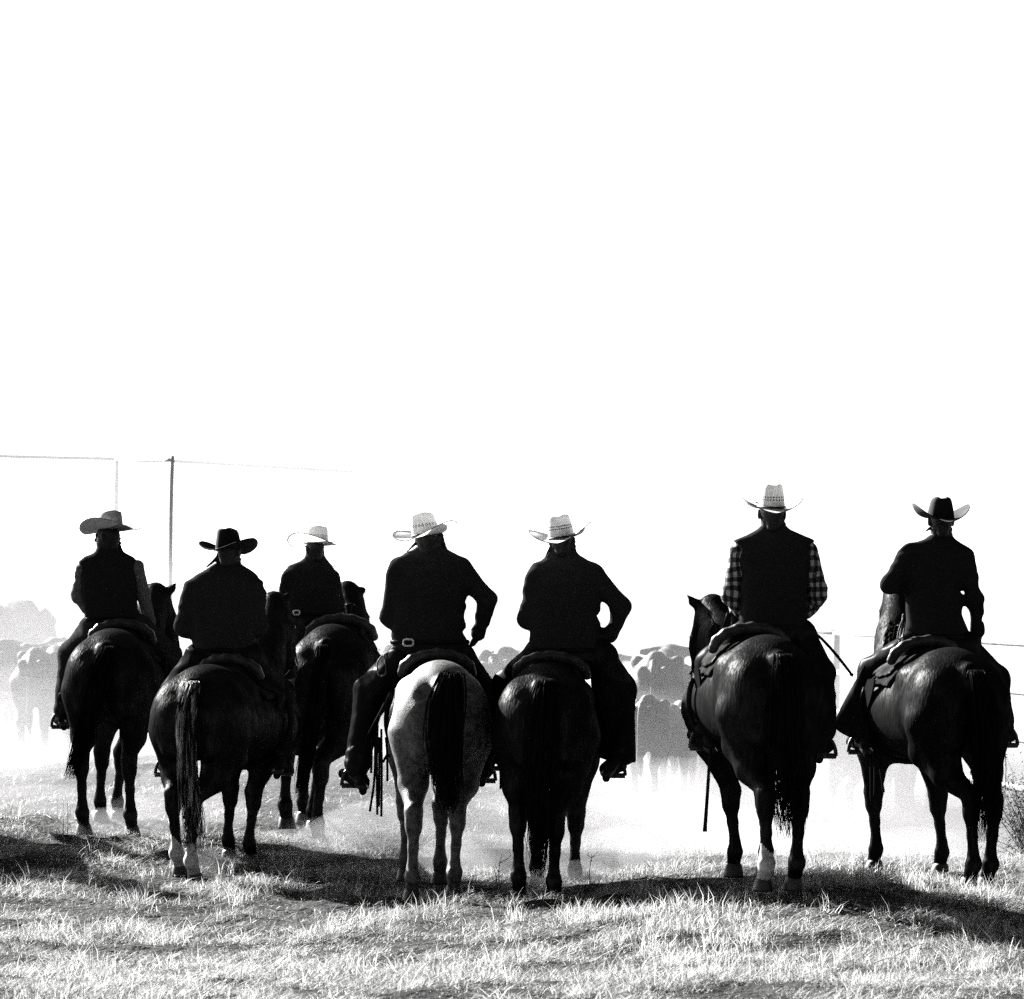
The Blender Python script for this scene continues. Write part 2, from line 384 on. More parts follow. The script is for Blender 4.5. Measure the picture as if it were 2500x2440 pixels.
def strands(name, spine, width, count, material, parent, org, rad=0.004, seg=9, depth=0.5, lmin=0.7, rs=None, wav=0.01, side=(1, 0, 0)):
    """a hank of hair: many thin strands along a spine inside a width profile"""
    rs = rs or np.random.default_rng(3)
    L = []
    side = np.asarray(side, float); fw = np.cross((0, 0, 1), side)
    for i in range(count):
        a = rs.uniform(0, 6.283); q = math.sqrt(rs.uniform(0, 1)) * (1 if rs.uniform() < .82 else rs.uniform(1.0, 1.7)); end = lmin + (1 - lmin) * rs.uniform(0, 1) ** .7
        t = np.linspace(rs.uniform(0, .14), end, seg); sp = smooth_path(spine, 40)
        c = np.stack([np.interp(t, np.linspace(0, 1, 40), sp[:, k]) for k in range(3)], 1)
        w = np.interp(t, np.linspace(0, 1, len(width)), width)
        off = q * w
        ph = rs.uniform(0, 6.28, 2); fr = rs.uniform(4, 9)
        c = c + (off * math.cos(a) + wav * np.sin(fr * t + ph[0]) * t)[:, None] * side + (off * depth * math.sin(a) + wav * np.sin(fr * t + ph[1]) * t)[:, None] * fw
        L.append(tube_arrays(c, rad * rs.uniform(0.6, 1.3) * np.interp(np.linspace(0, 1, seg), [0, .12, .5, 1], [.25, .9, 1, .25]), 3))
    v, f = merge(L)
    return mesh_obj(name, v - np.asarray(org), f, material, parent)

# ------------------------------------------------------------------ where the seven horses and riders stand (photograph pixels + metres of depth)
HORSES = [
 dict(key='A', d=29.7, px=263, gy=2037, top=1534, head_to=3.0, coat='coat_bay', wid=1.03,
      feet=dict(LH=(205, 2037, 0.0), RH=(322, 2042, -.05), LF=(246, 2005, 1.15), RF=(288, 2006, 1.45)),
      poll=(383, 1467, 2.05), muzzle=(424, 1612, 2.30), ears=[(433, 1421, 2.08), (358, 1425, 2.0)],
      tail=[(262, 1580, -.2), (240, 1650, -.27), (214, 1760, -.27), (190, 1840, -.22), (172, 1905, -.16)], tw=[.04, .07, .06, .045, .03], hair='hair'),
 dict(key='B', d=27.7, px=480, gy=2150, top=1622, head_to=15.0, coat='coat', wid=1.10,
      feet=dict(LH=(440, 2138, 0.06), RH=(476, 2158, -.08), LF=(560, 2102, 1.2), RF=(612, 2112, 1.15)), socks=('LH', 'RH'),
      poll=(672, 1490, 2.05), muzzle=(706, 1636, 2.2), ears=[(653, 1449, 2.0), (706, 1443, 2.1)],
      tail=[(470, 1665, -.22), (452, 1750, -.31), (458, 1880, -.30), (470, 2000, -.26), (478, 2085, -.22)], tw=[.04, .042, .035, .036, .022], hair='hair_mid', tn=260, wav=.06),
 dict(key='C', d=30.6, px=800, gy=2066, top=1523, head_to=5.0, coat='coat', wid=0.92,
      feet=dict(LH=(700, 2022, .2), RH=(778, 2068, 0.0), LF=(742, 2010, 1.4), RF=(766, 2032, 1.2)),
      poll=(852, 1466, 1.95), muzzle=(882, 1612, 2.15), ears=[(891, 1434, 1.98), (838, 1434, 1.92)],
      tail=[(790, 1580, -.2), (775, 1700, -.27), (752, 1830, -.25), (738, 1905, -.2), (735, 1945, -.18)], tw=[.04, .05, .045, .03, .012], hair='hair'),
 dict(key='D', d=26.0, px=1080, gy=2188, top=1612, head_to=-4.0, coat='grey_coat', wid=0.98,
      feet=dict(LH=(1006, 2200, -.04), RH=(1108, 2192, 0.0), LF=(990, 2150, 1.2), RF=(1074, 2158, 1.25)),
      poll=(1040, 1500, 2.0), muzzle=(1035, 1640, 2.25), ears=[(1020, 1460, 2.0), (1062, 1460, 2.0)],
      tail=[(1102, 1640, -.2), (1092, 1720, -.30), (1088, 1830, -.30), (1092, 1920, -.27), (1096, 1990, -.24)], tw=[.055, .115, .12, .10, .04], hair='hair'),
 dict(key='E', d=25.7, px=1330, gy=2200, top=1618, head_to=4.0, coat='coat', wid=1.0,
      feet=dict(LH=(1268, 2200, 0.05), RH=(1354, 2214, -.06), LF=(1310, 2172, 1.2), RF=(1404, 2180, 1.2)),
      poll=(1375, 1500, 2.0), muzzle=(1380, 1640, 2.25), ears=[(1355, 1465, 2.0), (1396, 1465, 2.0)],
      tail=[(1335, 1660, -.2), (1328, 1760, -.30), (1322, 1900, -.28), (1318, 2040, -.25), (1316, 2145, -.22)], tw=[.05, .09, .09, .09, .05], hair='hair'),
 dict(key='F', d=24.0, px=1893, gy=2170, top=1549, head_to=-9.0, coat='coat_brown', wid=0.98,
      feet=dict(LH=(1864, 2174, -.03), RH=(1938, 2172, -.05), LF=(1792, 2140, 1.2), RF=(1868, 2138, 1.35)), socks=('LH',),
      poll=(1738, 1505, 1.80), muzzle=(1712, 1672, 1.95), ears=[(1677, 1452, 1.72), (1746, 1462, 1.9)],
      tail=[(1915, 1600, -.2), (1925, 1720, -.30), (1925, 1850, -.30), (1925, 1960, -.27), (1925, 2050, -.25)], tw=[.045, .08, .09, .095, .06], hair='hair'),
 dict(key='G', d=25.5, px=2352, gy=2166, top=1580, head_to=-14.0, coat='coat_brown', wid=1.02,
      feet=dict(LH=(2366, 2172, -.05), RH=(2408, 2172, 0.0), LF=(2135, 2130, 1.25), RF=(2296, 2138, 1.2)),
      poll=(2196, 1450, 2.0), muzzle=(2178, 1590, 2.2), ears=[(2180, 1415, 2.0), (2216, 1415, 2.0)],
      tail=[(2385, 1640, -.2), (2405, 1740, -.30), (2412, 1860, -.30), (2410, 1970, -.27), (2408, 2060, -.25)], tw=[.045, .075, .085, .09, .05], hair='hair'),
]
for h in HORSES:
    h['sc'] = (h['gy'] - h['top']) * h['d'] / FPX / 1.50
    h['org'] = W(h['px'], h['gy'], h['d'])
    a = R(h['head_to']); h['fw'] = np.array((math.sin(a), math.cos(a), 0)); h['rt'] = np.array((math.cos(a), -math.sin(a), 0))
    h['foot'] = {k: W(v[0], v[1], h['d'] + v[2]) for k, v in h['feet'].items()}

CATTLE = [  # px of hind quarters, ground py, depth, heading, scale, hide, calf?
 (70, 1806, 52.0, -64, 1.34, 'cow', 0), (84, 1858, 43.0, 6, 0.90, 'cow', 0), (4, 1846, 45.5, 24, 0.98, 'cow_pale', 0),
 (1600, 1934, 40.0, 7, 1.04, 'cow', 0), (1578, 1958, 37.4, 20, 0.74, 'cow', 1), (1664, 1950, 38.8, -12, 0.70, 'cow_pale', 1),
 (912, 1874, 45.0, -18, 0.98, 'cow', 0), (1226, 1870, 45.5, 20, 1.0, 'cow_pale', 0), (1185, 1884, 43.0, -24, 0.97, 'cow_pale', 0), (2062, 2010, 36.0, 40, 0.72, 'cow', 1), (2235, 2000, 35.5, 10, 0.95, 'cow_pale', 0),
 (140, 1800, 54.0, 30, 1.0, 'cow', 0), (948, 1850, 48.0, 16, 1.0, 'cow', 0), (1500, 1900, 43.5, -12, 1.0, 'cow', 0), (1735, 1910, 42.0, -35, 0.95, 'cow', 0),
]

# ------------------------------------------------------------------ the ground
ctrl = []
for h in HORSES:
    for p in h['foot'].values(): ctrl.append((p[0], p[1], p[2]))
for c in CATTLE:
    p = W(c[0], c[1], c[2]); ctrl.append((p[0], p[1], p[2]))
for x in (-4.5, -2.5, 0, 2.5, 4.5):
    for y in (17.5, 20.5): ctrl.append((x, y, 0.02 + 0.03 * x / 4.5))
    ctrl.append((x * 1.6, 60, 0.0)); ctrl.append((x * 2.2, 80, 0.0))
ctrl += [(-2.4, 26.0, -.05), (-1.0, 24.6, -.05), (0, 23.8, -.06), (.6, 23.6, -.06), (1.6, 22.4, .04), (2.8, 23.2, .02), (-.4, 22.6, -.04)]
ctrl += [(3.2, 29.5, 0.03), (1.7, 29.0, 0.05), (4.0, 32, -0.30), (2.0, 32.5, -0.25), (3.0, 27.6, 0.12), (1.2, 27.2, 0.12)]
ctrl = np.array(ctrl)
KW = 3.2
_d2 = ((ctrl[:, None, :2] - ctrl[None, :, :2]) ** 2).sum(-1)
def field(x, y, s, seed):
    r = np.random.default_rng(seed); out = 0
    for i in range(5):
        f = s * 1.7 ** i; a = r.uniform(0, 6.28); ph = r.uniform(0, 6.28, 2)
        u = x * math.cos(a) + y * math.sin(a); w = -x * math.sin(a) + y * math.cos(a)
        out = out + 1.25 ** -i * np.sin(f * u + ph[0] + 1.3 * np.sin(.7 * f * w)) * np.sin(.9 * f * w + ph[1])
    return out / 2.2
def bumps(x, y):
    return .028 * field(x, y, 1.7, 31) + .026 * field(x, y, 5.0, 32) + .016 * field(x, y, 12.0, 33)
_wt = np.linalg.solve(np.exp(-_d2 / (2 * KW ** 2)) + 0.002 * np.eye(len(ctrl)), ctrl[:, 2] - bumps(ctrl[:, 0], ctrl[:, 1]) * np.clip((75 - ctrl[:, 1]) / 30, 0, 1))
def ground_z(x, y, rough=True):
    x = np.asarray(x, float); y = np.asarray(y, float)
    out = np.zeros(np.broadcast(x, y).shape)
    for (cx, cy, _), w in zip(ctrl, _wt): out = out + w * np.exp(-((x - cx) ** 2 + (y - cy) ** 2) / (2 * KW ** 2))
    if rough: out = out + bumps(x, y) * np.clip((75 - y) / 30, 0, 1)
    return out
def sheet(name, xs, ys, material, zoff=0.0):
    X, Y = np.meshgrid(xs, ys, indexing='ij'); Z = ground_z(X, Y) + zoff
    v = np.stack([X, Y, Z], -1).reshape(-1, 3); n, m = len(xs), len(ys)
    i = np.arange(n - 1)[:, None] * m; j = np.arange(m - 1)[None, :]
    f = np.stack([i + j, i + m + j, i + m + j + 1, i + j + 1], -1).reshape(-1, 4)
    return mesh_obj(name, v, f, material)
M['soil'] = mat('dry_soil', 0.05, 0.95, 0.05, build=noise_col(1.6, 0.009, 0.022, 0.4, 0.62, detail=8, bump=1.0, bscale=22, bdist=0.05))
ax_ = np.concatenate([-np.geomspace(900, 7, 26)[:-1], np.linspace(-7, 7, 180), np.geomspace(7, 900, 26)[1:]])
ay_ = np.concatenate([-np.geomspace(60, 6, 8)[:-1] + 12, np.linspace(12, 46, 420), np.geomspace(46, 1500, 40)[1:]])
tag(sheet('ground', ax_, ay_, M['soil']), 'dry trampled pasture ground', kind='structure')

# ------------------------------------------------------------------ horses
def cone_hoof(name, p, fw, rt, sc, material, parent, org):
    n, rows = 14, [(0.0, .064, .075, .018), (.012, .064, .074, .016), (.075, .050, .055, -.004), (.088, .040, .044, -.006)]
    v = []
    for z, rx, ry, oy in rows:
        for i in range(n):
            t = 2 * math.pi * i / n
            v.append(p + sc * (rt * rx * math.cos(t) + fw * (ry * math.sin(t) + oy)) + np.array((0, 0, z * sc - 0.006)))
    v = np.array(v); i = np.arange(len(rows) - 1)[:, None] * n; j = np.arange(n)[None, :]
    f = np.stack([i + j, i + (j + 1) % n, i + n + (j + 1) % n, i + n + j], -1).reshape(-1, 4)
    caps = np.stack([np.arange(n)[::-1], (len(rows) - 1) * n + np.arange(n)])
    return mesh_obj(name, v - org, [f, caps], material, parent)

def ball(name, c, r, material, parent, org):
    S = Solid().ell(c, (r, r, r), k=0.001)
    return S.mesh(name, material, parent, org, h=r / 3.0, pad=r)

def build_horse(h, label):
    o = h['org']; sc = h['sc']; fw, rt = h['fw'], h['rt']; up = np.array((0, 0, 1.0)); B3 = np.stack([rt, fw, up], 1)
    L = lambda x, y, z: o + sc * (rt * x + fw * y + up * z)
    q = h['wid']; root = empty('horse', o, label, 'horse', 'saddled horses standing in a row')
    T = Solid()                                              # trunk, used again for the saddle cloth
    T.cap(L(0, .42, 1.10), L(0, 1.2, 1.06), .305 * sc, .29 * sc, k=.1, sq=(rt, q))
    T.ell(L(0, .22, 1.175), np.array((.275 * q, .40, .322)) * sc, .1, B3)
    for s in (-1, 1): T.ell(L(.145 * s * q, .10, 1.10), np.array((.178 * q, .29, .30)) * sc, .045, B3).ell(L(.20 * s * q, .42, 1.30), np.array((.07, .10, .07)) * sc, .08, B3)
    T.cap(L(0, .45, 1.335), L(0, 1.12, 1.33), .10 * sc, .09 * sc, k=.12)
    T.cap(L(0, 1.06, 1.36), L(0, 1.3, 1.33), .09 * sc, .10 * sc, k=.12)
    T.ell(L(0, 1.30, 1.05), np.array((.235, .27, .33)) * sc, .1, B3)
    h['trunk'] = T
    S = Solid(); S.p = list(T.p)
    S.cap(L(0, -.12, 1.36), L(0, -.19, 1.25), .045 * sc, .04 * sc, k=.06)      # dock
    for key, s in (('LH', -1), ('RH', 1)):
        f = h['foot'][key]; hip = L(.165 * s * q, .07, 1.02)
        lift = max(0.0, f[2] - o[2]) if key in h.get('lift', ()) else 0
        stf = L(.175 * s * q, .20, .84); gas = 0.62 * L(.18 * s * q, .05, .70) + 0.38 * np.array((f[0], f[1], o[2] + .70 * sc))
        hock = f + (fw * -.12 + up * .52) * sc; hock[:2] = 0.85 * hock[:2] + 0.15 * (hip[:2] - .2 * fw[:2] * sc)
        fet = f + (fw * -.075 + up * .165) * sc; cor = f + (fw * -.01 + up * .07) * sc
        S.chain([(hip, .182 * sc), (gas + up * .06 * sc, .098 * sc)], .035).cap(hip, stf, .15 * sc, .10 * sc, .06).cap(stf, gas, .10 * sc, .085 * sc, .04)
        S.cap(L(.10 * s * q, -.13, 1.16), L(.12 * s * q, -.12, .92), .09 * sc, .075 * sc, .06)
        S.cap(gas, hock + up * .07 * sc, .094 * sc, .052 * sc, .03).cap(hock + (up * .06 - fw * .035) * sc, hock - up * .03 * sc, .042 * sc, .05 * sc, .03)
        S.cap(hock + up * .05 * sc, hock - up * .06 * sc, .058 * sc, .048 * sc, .03)
        S.chain([(hock - up * .05 * sc, .043 * sc), (hock * .5 + fet * .5, .034 * sc), (fet + up * .06 * sc, .035 * sc), (fet, .049 * sc), (cor, .043 * sc)], .02)
        S.cap(fet - fw * .02 * sc, fet - (fw * .025 + up * .02) * sc, .045 * sc, .04 * sc, .02)
    for key, s in (('LF', -1), ('RF', 1)):
        f = h['foot'][key]; sh = L(.165 * s, 1.22, 1.02); el = 0.75 * L(.17 * s, 1.2, .84) + .25 * (f + up * .84 * sc)
        kn = f + (fw * .02 + up * .48) * sc; kn[:2] = .88 * kn[:2] + .12 * el[:2]
        fet = f + (fw * -.03 + up * .155) * sc; cor = f + (fw * .015 + up * .07) * sc
        S.chain([(sh, .15 * sc), (el, .115 * sc), (kn + up * .06 * sc, .058 * sc)], .06)
        S.cap(kn + up * .04 * sc, kn - up * .04 * sc, .064 * sc, .056 * sc, .03)
        S.chain([(kn - up * .04 * sc, .046 * sc), (kn * .55 + fet * .45, .034 * sc), (fet + up * .06 * sc, .034 * sc), (fet, .047 * sc), (cor, .042 * sc)], .02)
    poll = W(*h['poll'][:2], h['d'] + h['poll'][2]); muz = W(*h['muzzle'][:2], h['d'] + h['muzzle'][2])
    base = L(0, 1.32, 1.14); mid = 0.5 * (base + poll) + up * .03 * sc - fw * .0
    hd = muz - poll; hl = np.linalg.norm(hd); hd = hd / hl
    hs = 0.62 / hl if hl < .5 else 1.0
    nd = poll - mid; nd = nd / np.linalg.norm(nd); sd = np.cross(hd, nd); sd = sd / np.linalg.norm(sd)
    if sd @ rt < 0: sd = -sd
    S.cap(base, mid, .235 * sc, .185 * sc, .1, sq=(rt, .72)); S.cap(mid, poll - nd * .02, .195 * sc, .145 * sc, .06, sq=(sd, .68))
    S.cap(L(0, 1.2, 1.33), mid + up * .09 * sc, .07 * sc, .07 * sc, .08)
    S.cap(poll, poll + hd * hl * .42, .132 * sc, .145 * sc, .05, sq=(sd, .78)); S.cap(poll + hd * hl * .4, muz, .122 * sc, .074 * sc, .05, sq=(sd, .8))
    S.ell(muz - hd * .03, np.array((.058, .066, .07)) * sc, .04, np.stack([sd, np.cross(sd, hd), hd], 1))
    for s in (-1, 1):
        S.ell(poll + hd * hl * .32 + sd * s * .090 * sc, np.array((.03, .035, .035)) * sc, .02)
        S.ell(muz - hd * .02 * sc + sd * s * .043 * sc, np.array((.022, .022, .022)) * sc, .015)
    for e in h['ears']:
        tip = W(e[0], e[1], h['d'] + e[2]); dv = tip - poll; s = 1 if dv @ sd > 0 else -1
        b0 = poll + sd * s * .055 * sc + nd * .05 * sc; ln = np.linalg.norm(tip - b0); tip = tip + .15 * (tip - b0); md = b0 + .42 * (tip - b0)
        S.cap(b0, md, .042 * sc, .042 * sc, .02, sq=(hd, .6)); S.cap(md, tip - .02 * (tip - b0) / ln, .042 * sc, .005, .015, sq=(hd, .6))
    body = S.mesh('body', M[h['coat']], root, o, h=0.0135)
    if h.get('socks') or h['coat'] == 'grey_coat':
        me = body.data; me.materials.append(M['sock']); n = len(me.polygons)
        c = np.empty(n * 3, np.float32); me.polygons.foreach_get('center', c); c = c.reshape(-1, 3) + o
        mi = np.zeros(n, np.int32)
        for kf in h.get('socks', ()):
            f = h['foot'][kf]; g = (np.hypot(c[:, 0] - f[0], c[:, 1] - f[1]) < .14) & (c[:, 2] - f[2] < .25 + .03 * np.sin(40 * c[:, 0]))
            mi[g] = 1
        me.polygons.foreach_set('material_index', mi)
    for key in ('LH', 'RH', 'LF', 'RF'): cone_hoof('hoof', h['foot'][key], fw, rt, sc, M['hoof'], root, o)
    for s in (-1, 1): ball('eye', poll + hd * hl * .32 + sd * s * .106 * sc, .02 * sc, M['eye'], root, o)
    spine = [L(0, -.04, 1.30), L(0, -.16, 1.30)] + [W(a, b, h['d'] + c) for a, b, c in h['tail']]
    rs = np.random.default_rng(ord(h['key']))
    strands('tail', spine, [.012, .026] + [w_ * .78 for w_ in h['tw']], h.get('tn', 440), M[h['hair']], root, o, rad=.0048, seg=13, depth=.6, lmin=.55, rs=rs, wav=h.get('wav', .036), side=rt)
    ml = []
    for i in range(150):
        t = rs.uniform(0, 1); p0 = (1 - t) * (L(0, 1.22, 1.40)) + t * (poll + nd * .06 * sc)
        p0 = p0 + up * .10 * sc * math.sin(math.pi * t) ** .8 * .6; sgn = h.get('mane', -1)
        ln = rs.uniform(.16, .30)
        pts = [p0, p0 + rt * sgn * .06 + up * .01, p0 + rt * sgn * .11 - up * ln * .45, p0 + rt * sgn * rs.uniform(.09, .14) - up * ln]
        ml.append(tube_arrays(smooth_path(pts, 7), .005 * np.linspace(1, .3, 7), 3))
    for i in range(26):                                      # forelock
        p0 = poll + nd * .05 * sc; e = poll + hd * rs.uniform(.14, .26) + np.cross(sd, hd) * .0 + sd * rs.uniform(-.07, .07) + fw * .09
        ml.append(tube_arrays(smooth_path([p0, .5 * (p0 + e) + fw * .05, e], 6), .0045 * np.linspace(1, .3, 6), 3))
    v, f = merge(ml); mesh_obj('mane', v - o, f, M['mane'], root)
    h.update(poll_w=poll, muz_w=muz, hd=hd, sd=sd, nd=nd, root=root, L=L)
    return root

def build_tack(h, label_s, label_b, feet, blanket='blanket', cantle=0.70, fringe=False):
    """saddle with blanket, skirts, cantle, horn, fenders and stirrups; bridle with reins"""
    o = h['org']; sc = h['sc']; fw, rt = h['fw'], h['rt']; up = np.array((0, 0, 1.0)); L = h['L']; T = h['trunk']
    root = empty('saddle', L(0, .8, 1.45), label_s, 'saddle', 'saddles under the riders'); so = np.array(root.location)
    def shell(name, off, y0, y1, z0, material, thick=.022, rnd=0.0):
        def mod(D, X, Y, Z):
            ly = ((X - o[0]) * fw[0] + (Y - o[1]) * fw[1]) / sc; lz = (Z - o[2]) / sc
            ly = ly + 0 * lz
            box = np.maximum(np.maximum(y0 - ly, ly - y1), (z0 + rnd * (ly - (y0 + y1) / 2) ** 2) - lz) * sc
            return np.maximum(np.maximum(D - off, -(D - off + thick)), box).astype(np.float32)
        return T.mesh(name, material, root, so, h=.0125, mod=mod, pad=.09, smooth_it=4)
    shell('saddle_blanket', .026, .60, 1.16, 1.24, M[blanket], .028)
    shell('skirt', .046, .66, 1.10, 1.29, M['leather'], .026, .5)
    S = Solid()
    S.cap(L(0, .72, 1.45), L(0, 1.05, 1.45), .10 * sc, .09 * sc, .05, sq=(rt, 1.5))
    S.mesh('seat', M['leather'], root, so, h=.016)
    S = Solid(); pts = [L(.23 * math.sin(a), cantle - .07 * math.cos(a), 1.40 + .135 * math.cos(a)) for a in np.linspace(-1.55, 1.55, 9)]
    S.chain([(p, .032 * sc) for p in pts], .02); S.mesh('cantle', M['leather_brown'], root, so, h=.012)
    S = Solid(); S.cap(L(0, 1.12, 1.45), L(0, 1.15, 1.60), .03, .022, .02).ell(L(0, 1.155, 1.62), (.035, .04, .016), .02)
    S.mesh('horn', M['leather'], root, so, h=.008)
    g = []
    for a in np.linspace(-2.0, 2.0, 26): g.append(L(.325 * h['wid'] * math.sin(a), 1.0, 1.08 - .34 * math.cos(a)))
    tube('cinch', g, .018, M['leather'], root, so, seg=40)
    for s, ft in zip((-1, 1), feet):                          # fender and stirrup hung at each boot
        tp = L(.30 * s * h['wid'], .86, 1.28); bt = ft + up * .13
        n = 8; v = []
        for t in np.linspace(0, 1, n):
            c = tp * (1 - t) + bt * t; w = .075 * math.sin(math.pi * min(1, .25 + t * .75)) + .012
            out = rt * s * .006
            for du, dn in ((-1, -1), (1, -1), (1, 1), (-1, 1)): v.append(c + fw * w * du + out * dn)
        v = np.array(v); i = np.arange(n - 1)[:, None] * 4; j = np.arange(4)[None, :]
        f = np.stack([i + j, i + (j + 1) % 4, i + 4 + (j + 1) % 4, i + 4 + j], -1).reshape(-1, 4)
        mesh_obj('fender', v - so, [f, np.array([[3, 2, 1, 0], [n * 4 - 4, n * 4 - 3, n * 4 - 2, n * 4 - 1]])], M['leather'], root, smooth=False)
        ring = [ft + rt * .068 * math.cos(a) + up * (.115 * max(math.sin(a), 0) - .016) for a in np.linspace(0, math.pi, 12)]
        st = tube('stirrup', ring, .013, M['leather_brown'], root, so, seg=18)
        tube('tread', [ring[0], ring[-1]], .018, M['leather_brown'], st, seg=4, org=so)
    br = empty('bridle', h['poll_w'], label_b, 'bridle', 'bridles on the horses'); bo = h['poll_w']
    hd, sd, nd = h['hd'], h['sd'], h['nd']; hl = np.linalg.norm(h['muz_w'] - h['poll_w']); fr = np.cross(sd, hd)
    if fr @ fw < 0: fr = -fr
    def loop(t, rx, ry, r, name, back=0.0):
        c = h['poll_w'] + hd * hl * t
        pts = [c + sd * rx * sc * math.cos(a) + fr * ry * sc * math.sin(a) for a in np.linspace(0, 2 * math.pi, 18)]
        tube(name, pts, r, M['leather'], br, bo, seg=26)
    loop(.08, .088, .112, .011, 'browband'); loop(.62, .084, .098, .010, 'noseband')
    for s in (-1, 1):
        tube('cheek_strap', [h['poll_w'] + sd * s * .09 * sc, h['poll_w'] + hd * hl * .5 + sd * s * .088 * sc, h['muz_w'] - hd * .07 + sd * s * .066 * sc], .010, M['leather'], br, bo)
        bit = h['muz_w'] - hd * .06 + sd * s * .07 * sc
        tube('bit_ring', [bit + hd * .035 * math.cos(a) + fr * .035 * math.sin(a) for a in np.linspace(0, 6.28, 12)], .006, M['metal'], br, bo, seg=20)
        hand = L(.04 * s, 1.15, 1.62)
        tube('rein', [bit, .6 * bit + .4 * hand - up * .16, hand], .007, M['leather'], br, bo, seg=18)
    return root

# ------------------------------------------------------------------ hats
def build_hat(parent, org, c, yaw=0, pitch=0, roll=0, crown='straw_diamond', band=None, ch=.125, bw=.10, curl=1.25, dent=.03, pinch=.25, wx=.086, wy=.106, tape=.80, dip=.015, sx=1.0):
    Rm = np.array(Matrix.Rotation(R(-yaw), 3, 'Z') @ Matrix.Rotation(R(roll), 3, 'Y') @ Matrix.Rotation(R(pitch), 3, 'X'))
    n = 56; th = np.arange(n) * 2 * math.pi / n; cs, sn = np.cos(th), np.sin(th)
    V, F, UV = [], [], []
    nb = 9
    for j in range(nb):                                       # brim from its edge inwards to the crown
        s = 1 - j / (nb - 1); side = np.abs(cs) ** 1.4
        phi = np.maximum(curl * side, 1e-3); b = bw * (1 - .12 * np.abs(sn))
        run = b * np.sin(phi * s) / phi; rise = b * (1 - np.cos(phi * s)) / phi - dip * s * np.abs(sn) ** 2
        V.append(np.stack([(wx + run) * cs * sx, (wy + run) * sn, rise + 0 * cs], 1)); UV.append(np.stack([th / 6.2832, np.full(n, -.1)], 1))
    nc = 11
    for j in range(1, nc):
        t = j / (nc - 1); k = 1 - (1 - tape) * t ** 1.5
        z = ch * t * np.ones(n) * (1 - .10 * np.clip(sn, -1, 1) * t)
        px_ = wx * k * cs * (1 - pinch * np.clip(sn, 0, 1) ** 2 * t ** 2); py_ = wy * k * sn
        if j == nc - 1: z = z - .006
        V.append(np.stack([px_, py_, z], 1)); UV.append(np.stack([th / 6.2832, np.full(n, t)], 1))
    last = V[-1]
    for sh in (.93, .8, .62, .42, .22, .06):                 # creased top
        x, y = last[:, 0] * sh, last[:, 1] * sh
        z = last[:, 2] + .016 * (1 - sh ** 2) + .006 * (sh < .95) - dent * np.exp(-(x / .022) ** 2) * (1 - sh ** 3 * .55)
        V.append(np.stack([x, y, z], 1)); UV.append(np.stack([th / 6.2832, np.full(n, 1.0 + (1 - sh))], 1))
    m = len(V); V = np.concatenate(V); UV = np.concatenate(UV)
    i = np.arange(m - 1)[:, None] * n; j = np.arange(n)[None, :]
    f = np.stack([i + j, i + (j + 1) % n, i + n + (j + 1) % n, i + n + j], -1).reshape(-1, 4)
    top = np.array([(m - 1) * n + np.arange(n)])
    hat = mesh_obj('cowboy_hat', V @ Rm.T + (c - org), [f, top], M[crown], parent, uv=UV)
    if not crown.startswith('straw'):
        so = hat.modifiers.new('thickness', 'SOLIDIFY'); so.thickness = .0035; so.offset = 0
    edge = (V[:n] @ Rm.T + c)
    v_, f_, t_ = tube_arrays(np.concatenate([edge, edge[:1]]), .0036, 5); mesh_obj('brim_edge', v_ - org, [f_, t_], M['brim_outline'] if crown.startswith('straw') else M[crown], hat)
    if band:
        pts = [np.array((wx * 1.03 * math.cos(a), wy * 1.03 * math.sin(a), .012)) @ Rm.T + c for a in np.linspace(0, 2 * math.pi, 40)]
        tube('hat_band', pts, .0062, M['band'], hat, org, n=6, seg=60)
        k0 = pts[13]; tube('band_knot', [k0, k0 + (np.array((-.03, -.012, .012)) @ Rm.T), k0 + (np.array((-.05, -.004, .02)) @ Rm.T)], .004, M['band'], hat, org, seg=6)
    return hat

# ------------------------------------------------------------------ riders
def finger(S, p, d, pal, ln, r, curl):
    a = p; ang = 0
    for q in (.45, .32, .26):
        ang += curl; v = d * math.cos(ang) + pal * math.sin(ang); b = a + v * ln * q
        S.cap(a, b, r, r * .92, .004); a = b; r *= .92
def hand(S, wr, d, pal, thumb, curl=.5, s=1.0):
    """palm, four unequal bent fingers and a thumb leaving the side of the palm"""
    d = d / np.linalg.norm(d); pal = pal - d * (pal @ d); pal /= np.linalg.norm(pal); sd = np.cross(d, pal); sd = sd if sd @ thumb > 0 else -sd
    S.cap(wr, wr + d * .035 * s, .028 * s, .03 * s, .015, sq=(pal, .75))
    S.cap(wr + d * .035 * s + sd * .018 * s, wr + d * .085 * s + sd * .022 * s, .023 * s, .017 * s, .012); S.cap(wr + d * .035 * s - sd * .016 * s, wr + d * .08 * s - sd * .02 * s, .023 * s, .016 * s, .012)
    for o_, ln in ((.030, .072), (.0105, .082), (-.0095, .076), (-.029, .060)):
        finger(S, wr + d * .082 * s + sd * o_ * s, d + sd * o_ * 2.0, pal, ln * s, .0098 * s, curl)
    finger(S, wr + d * .03 * s + sd * .03 * s, (d * .75 + sd * .75) / 1.06, pal, .062 * s, .0115 * s, curl * .5)

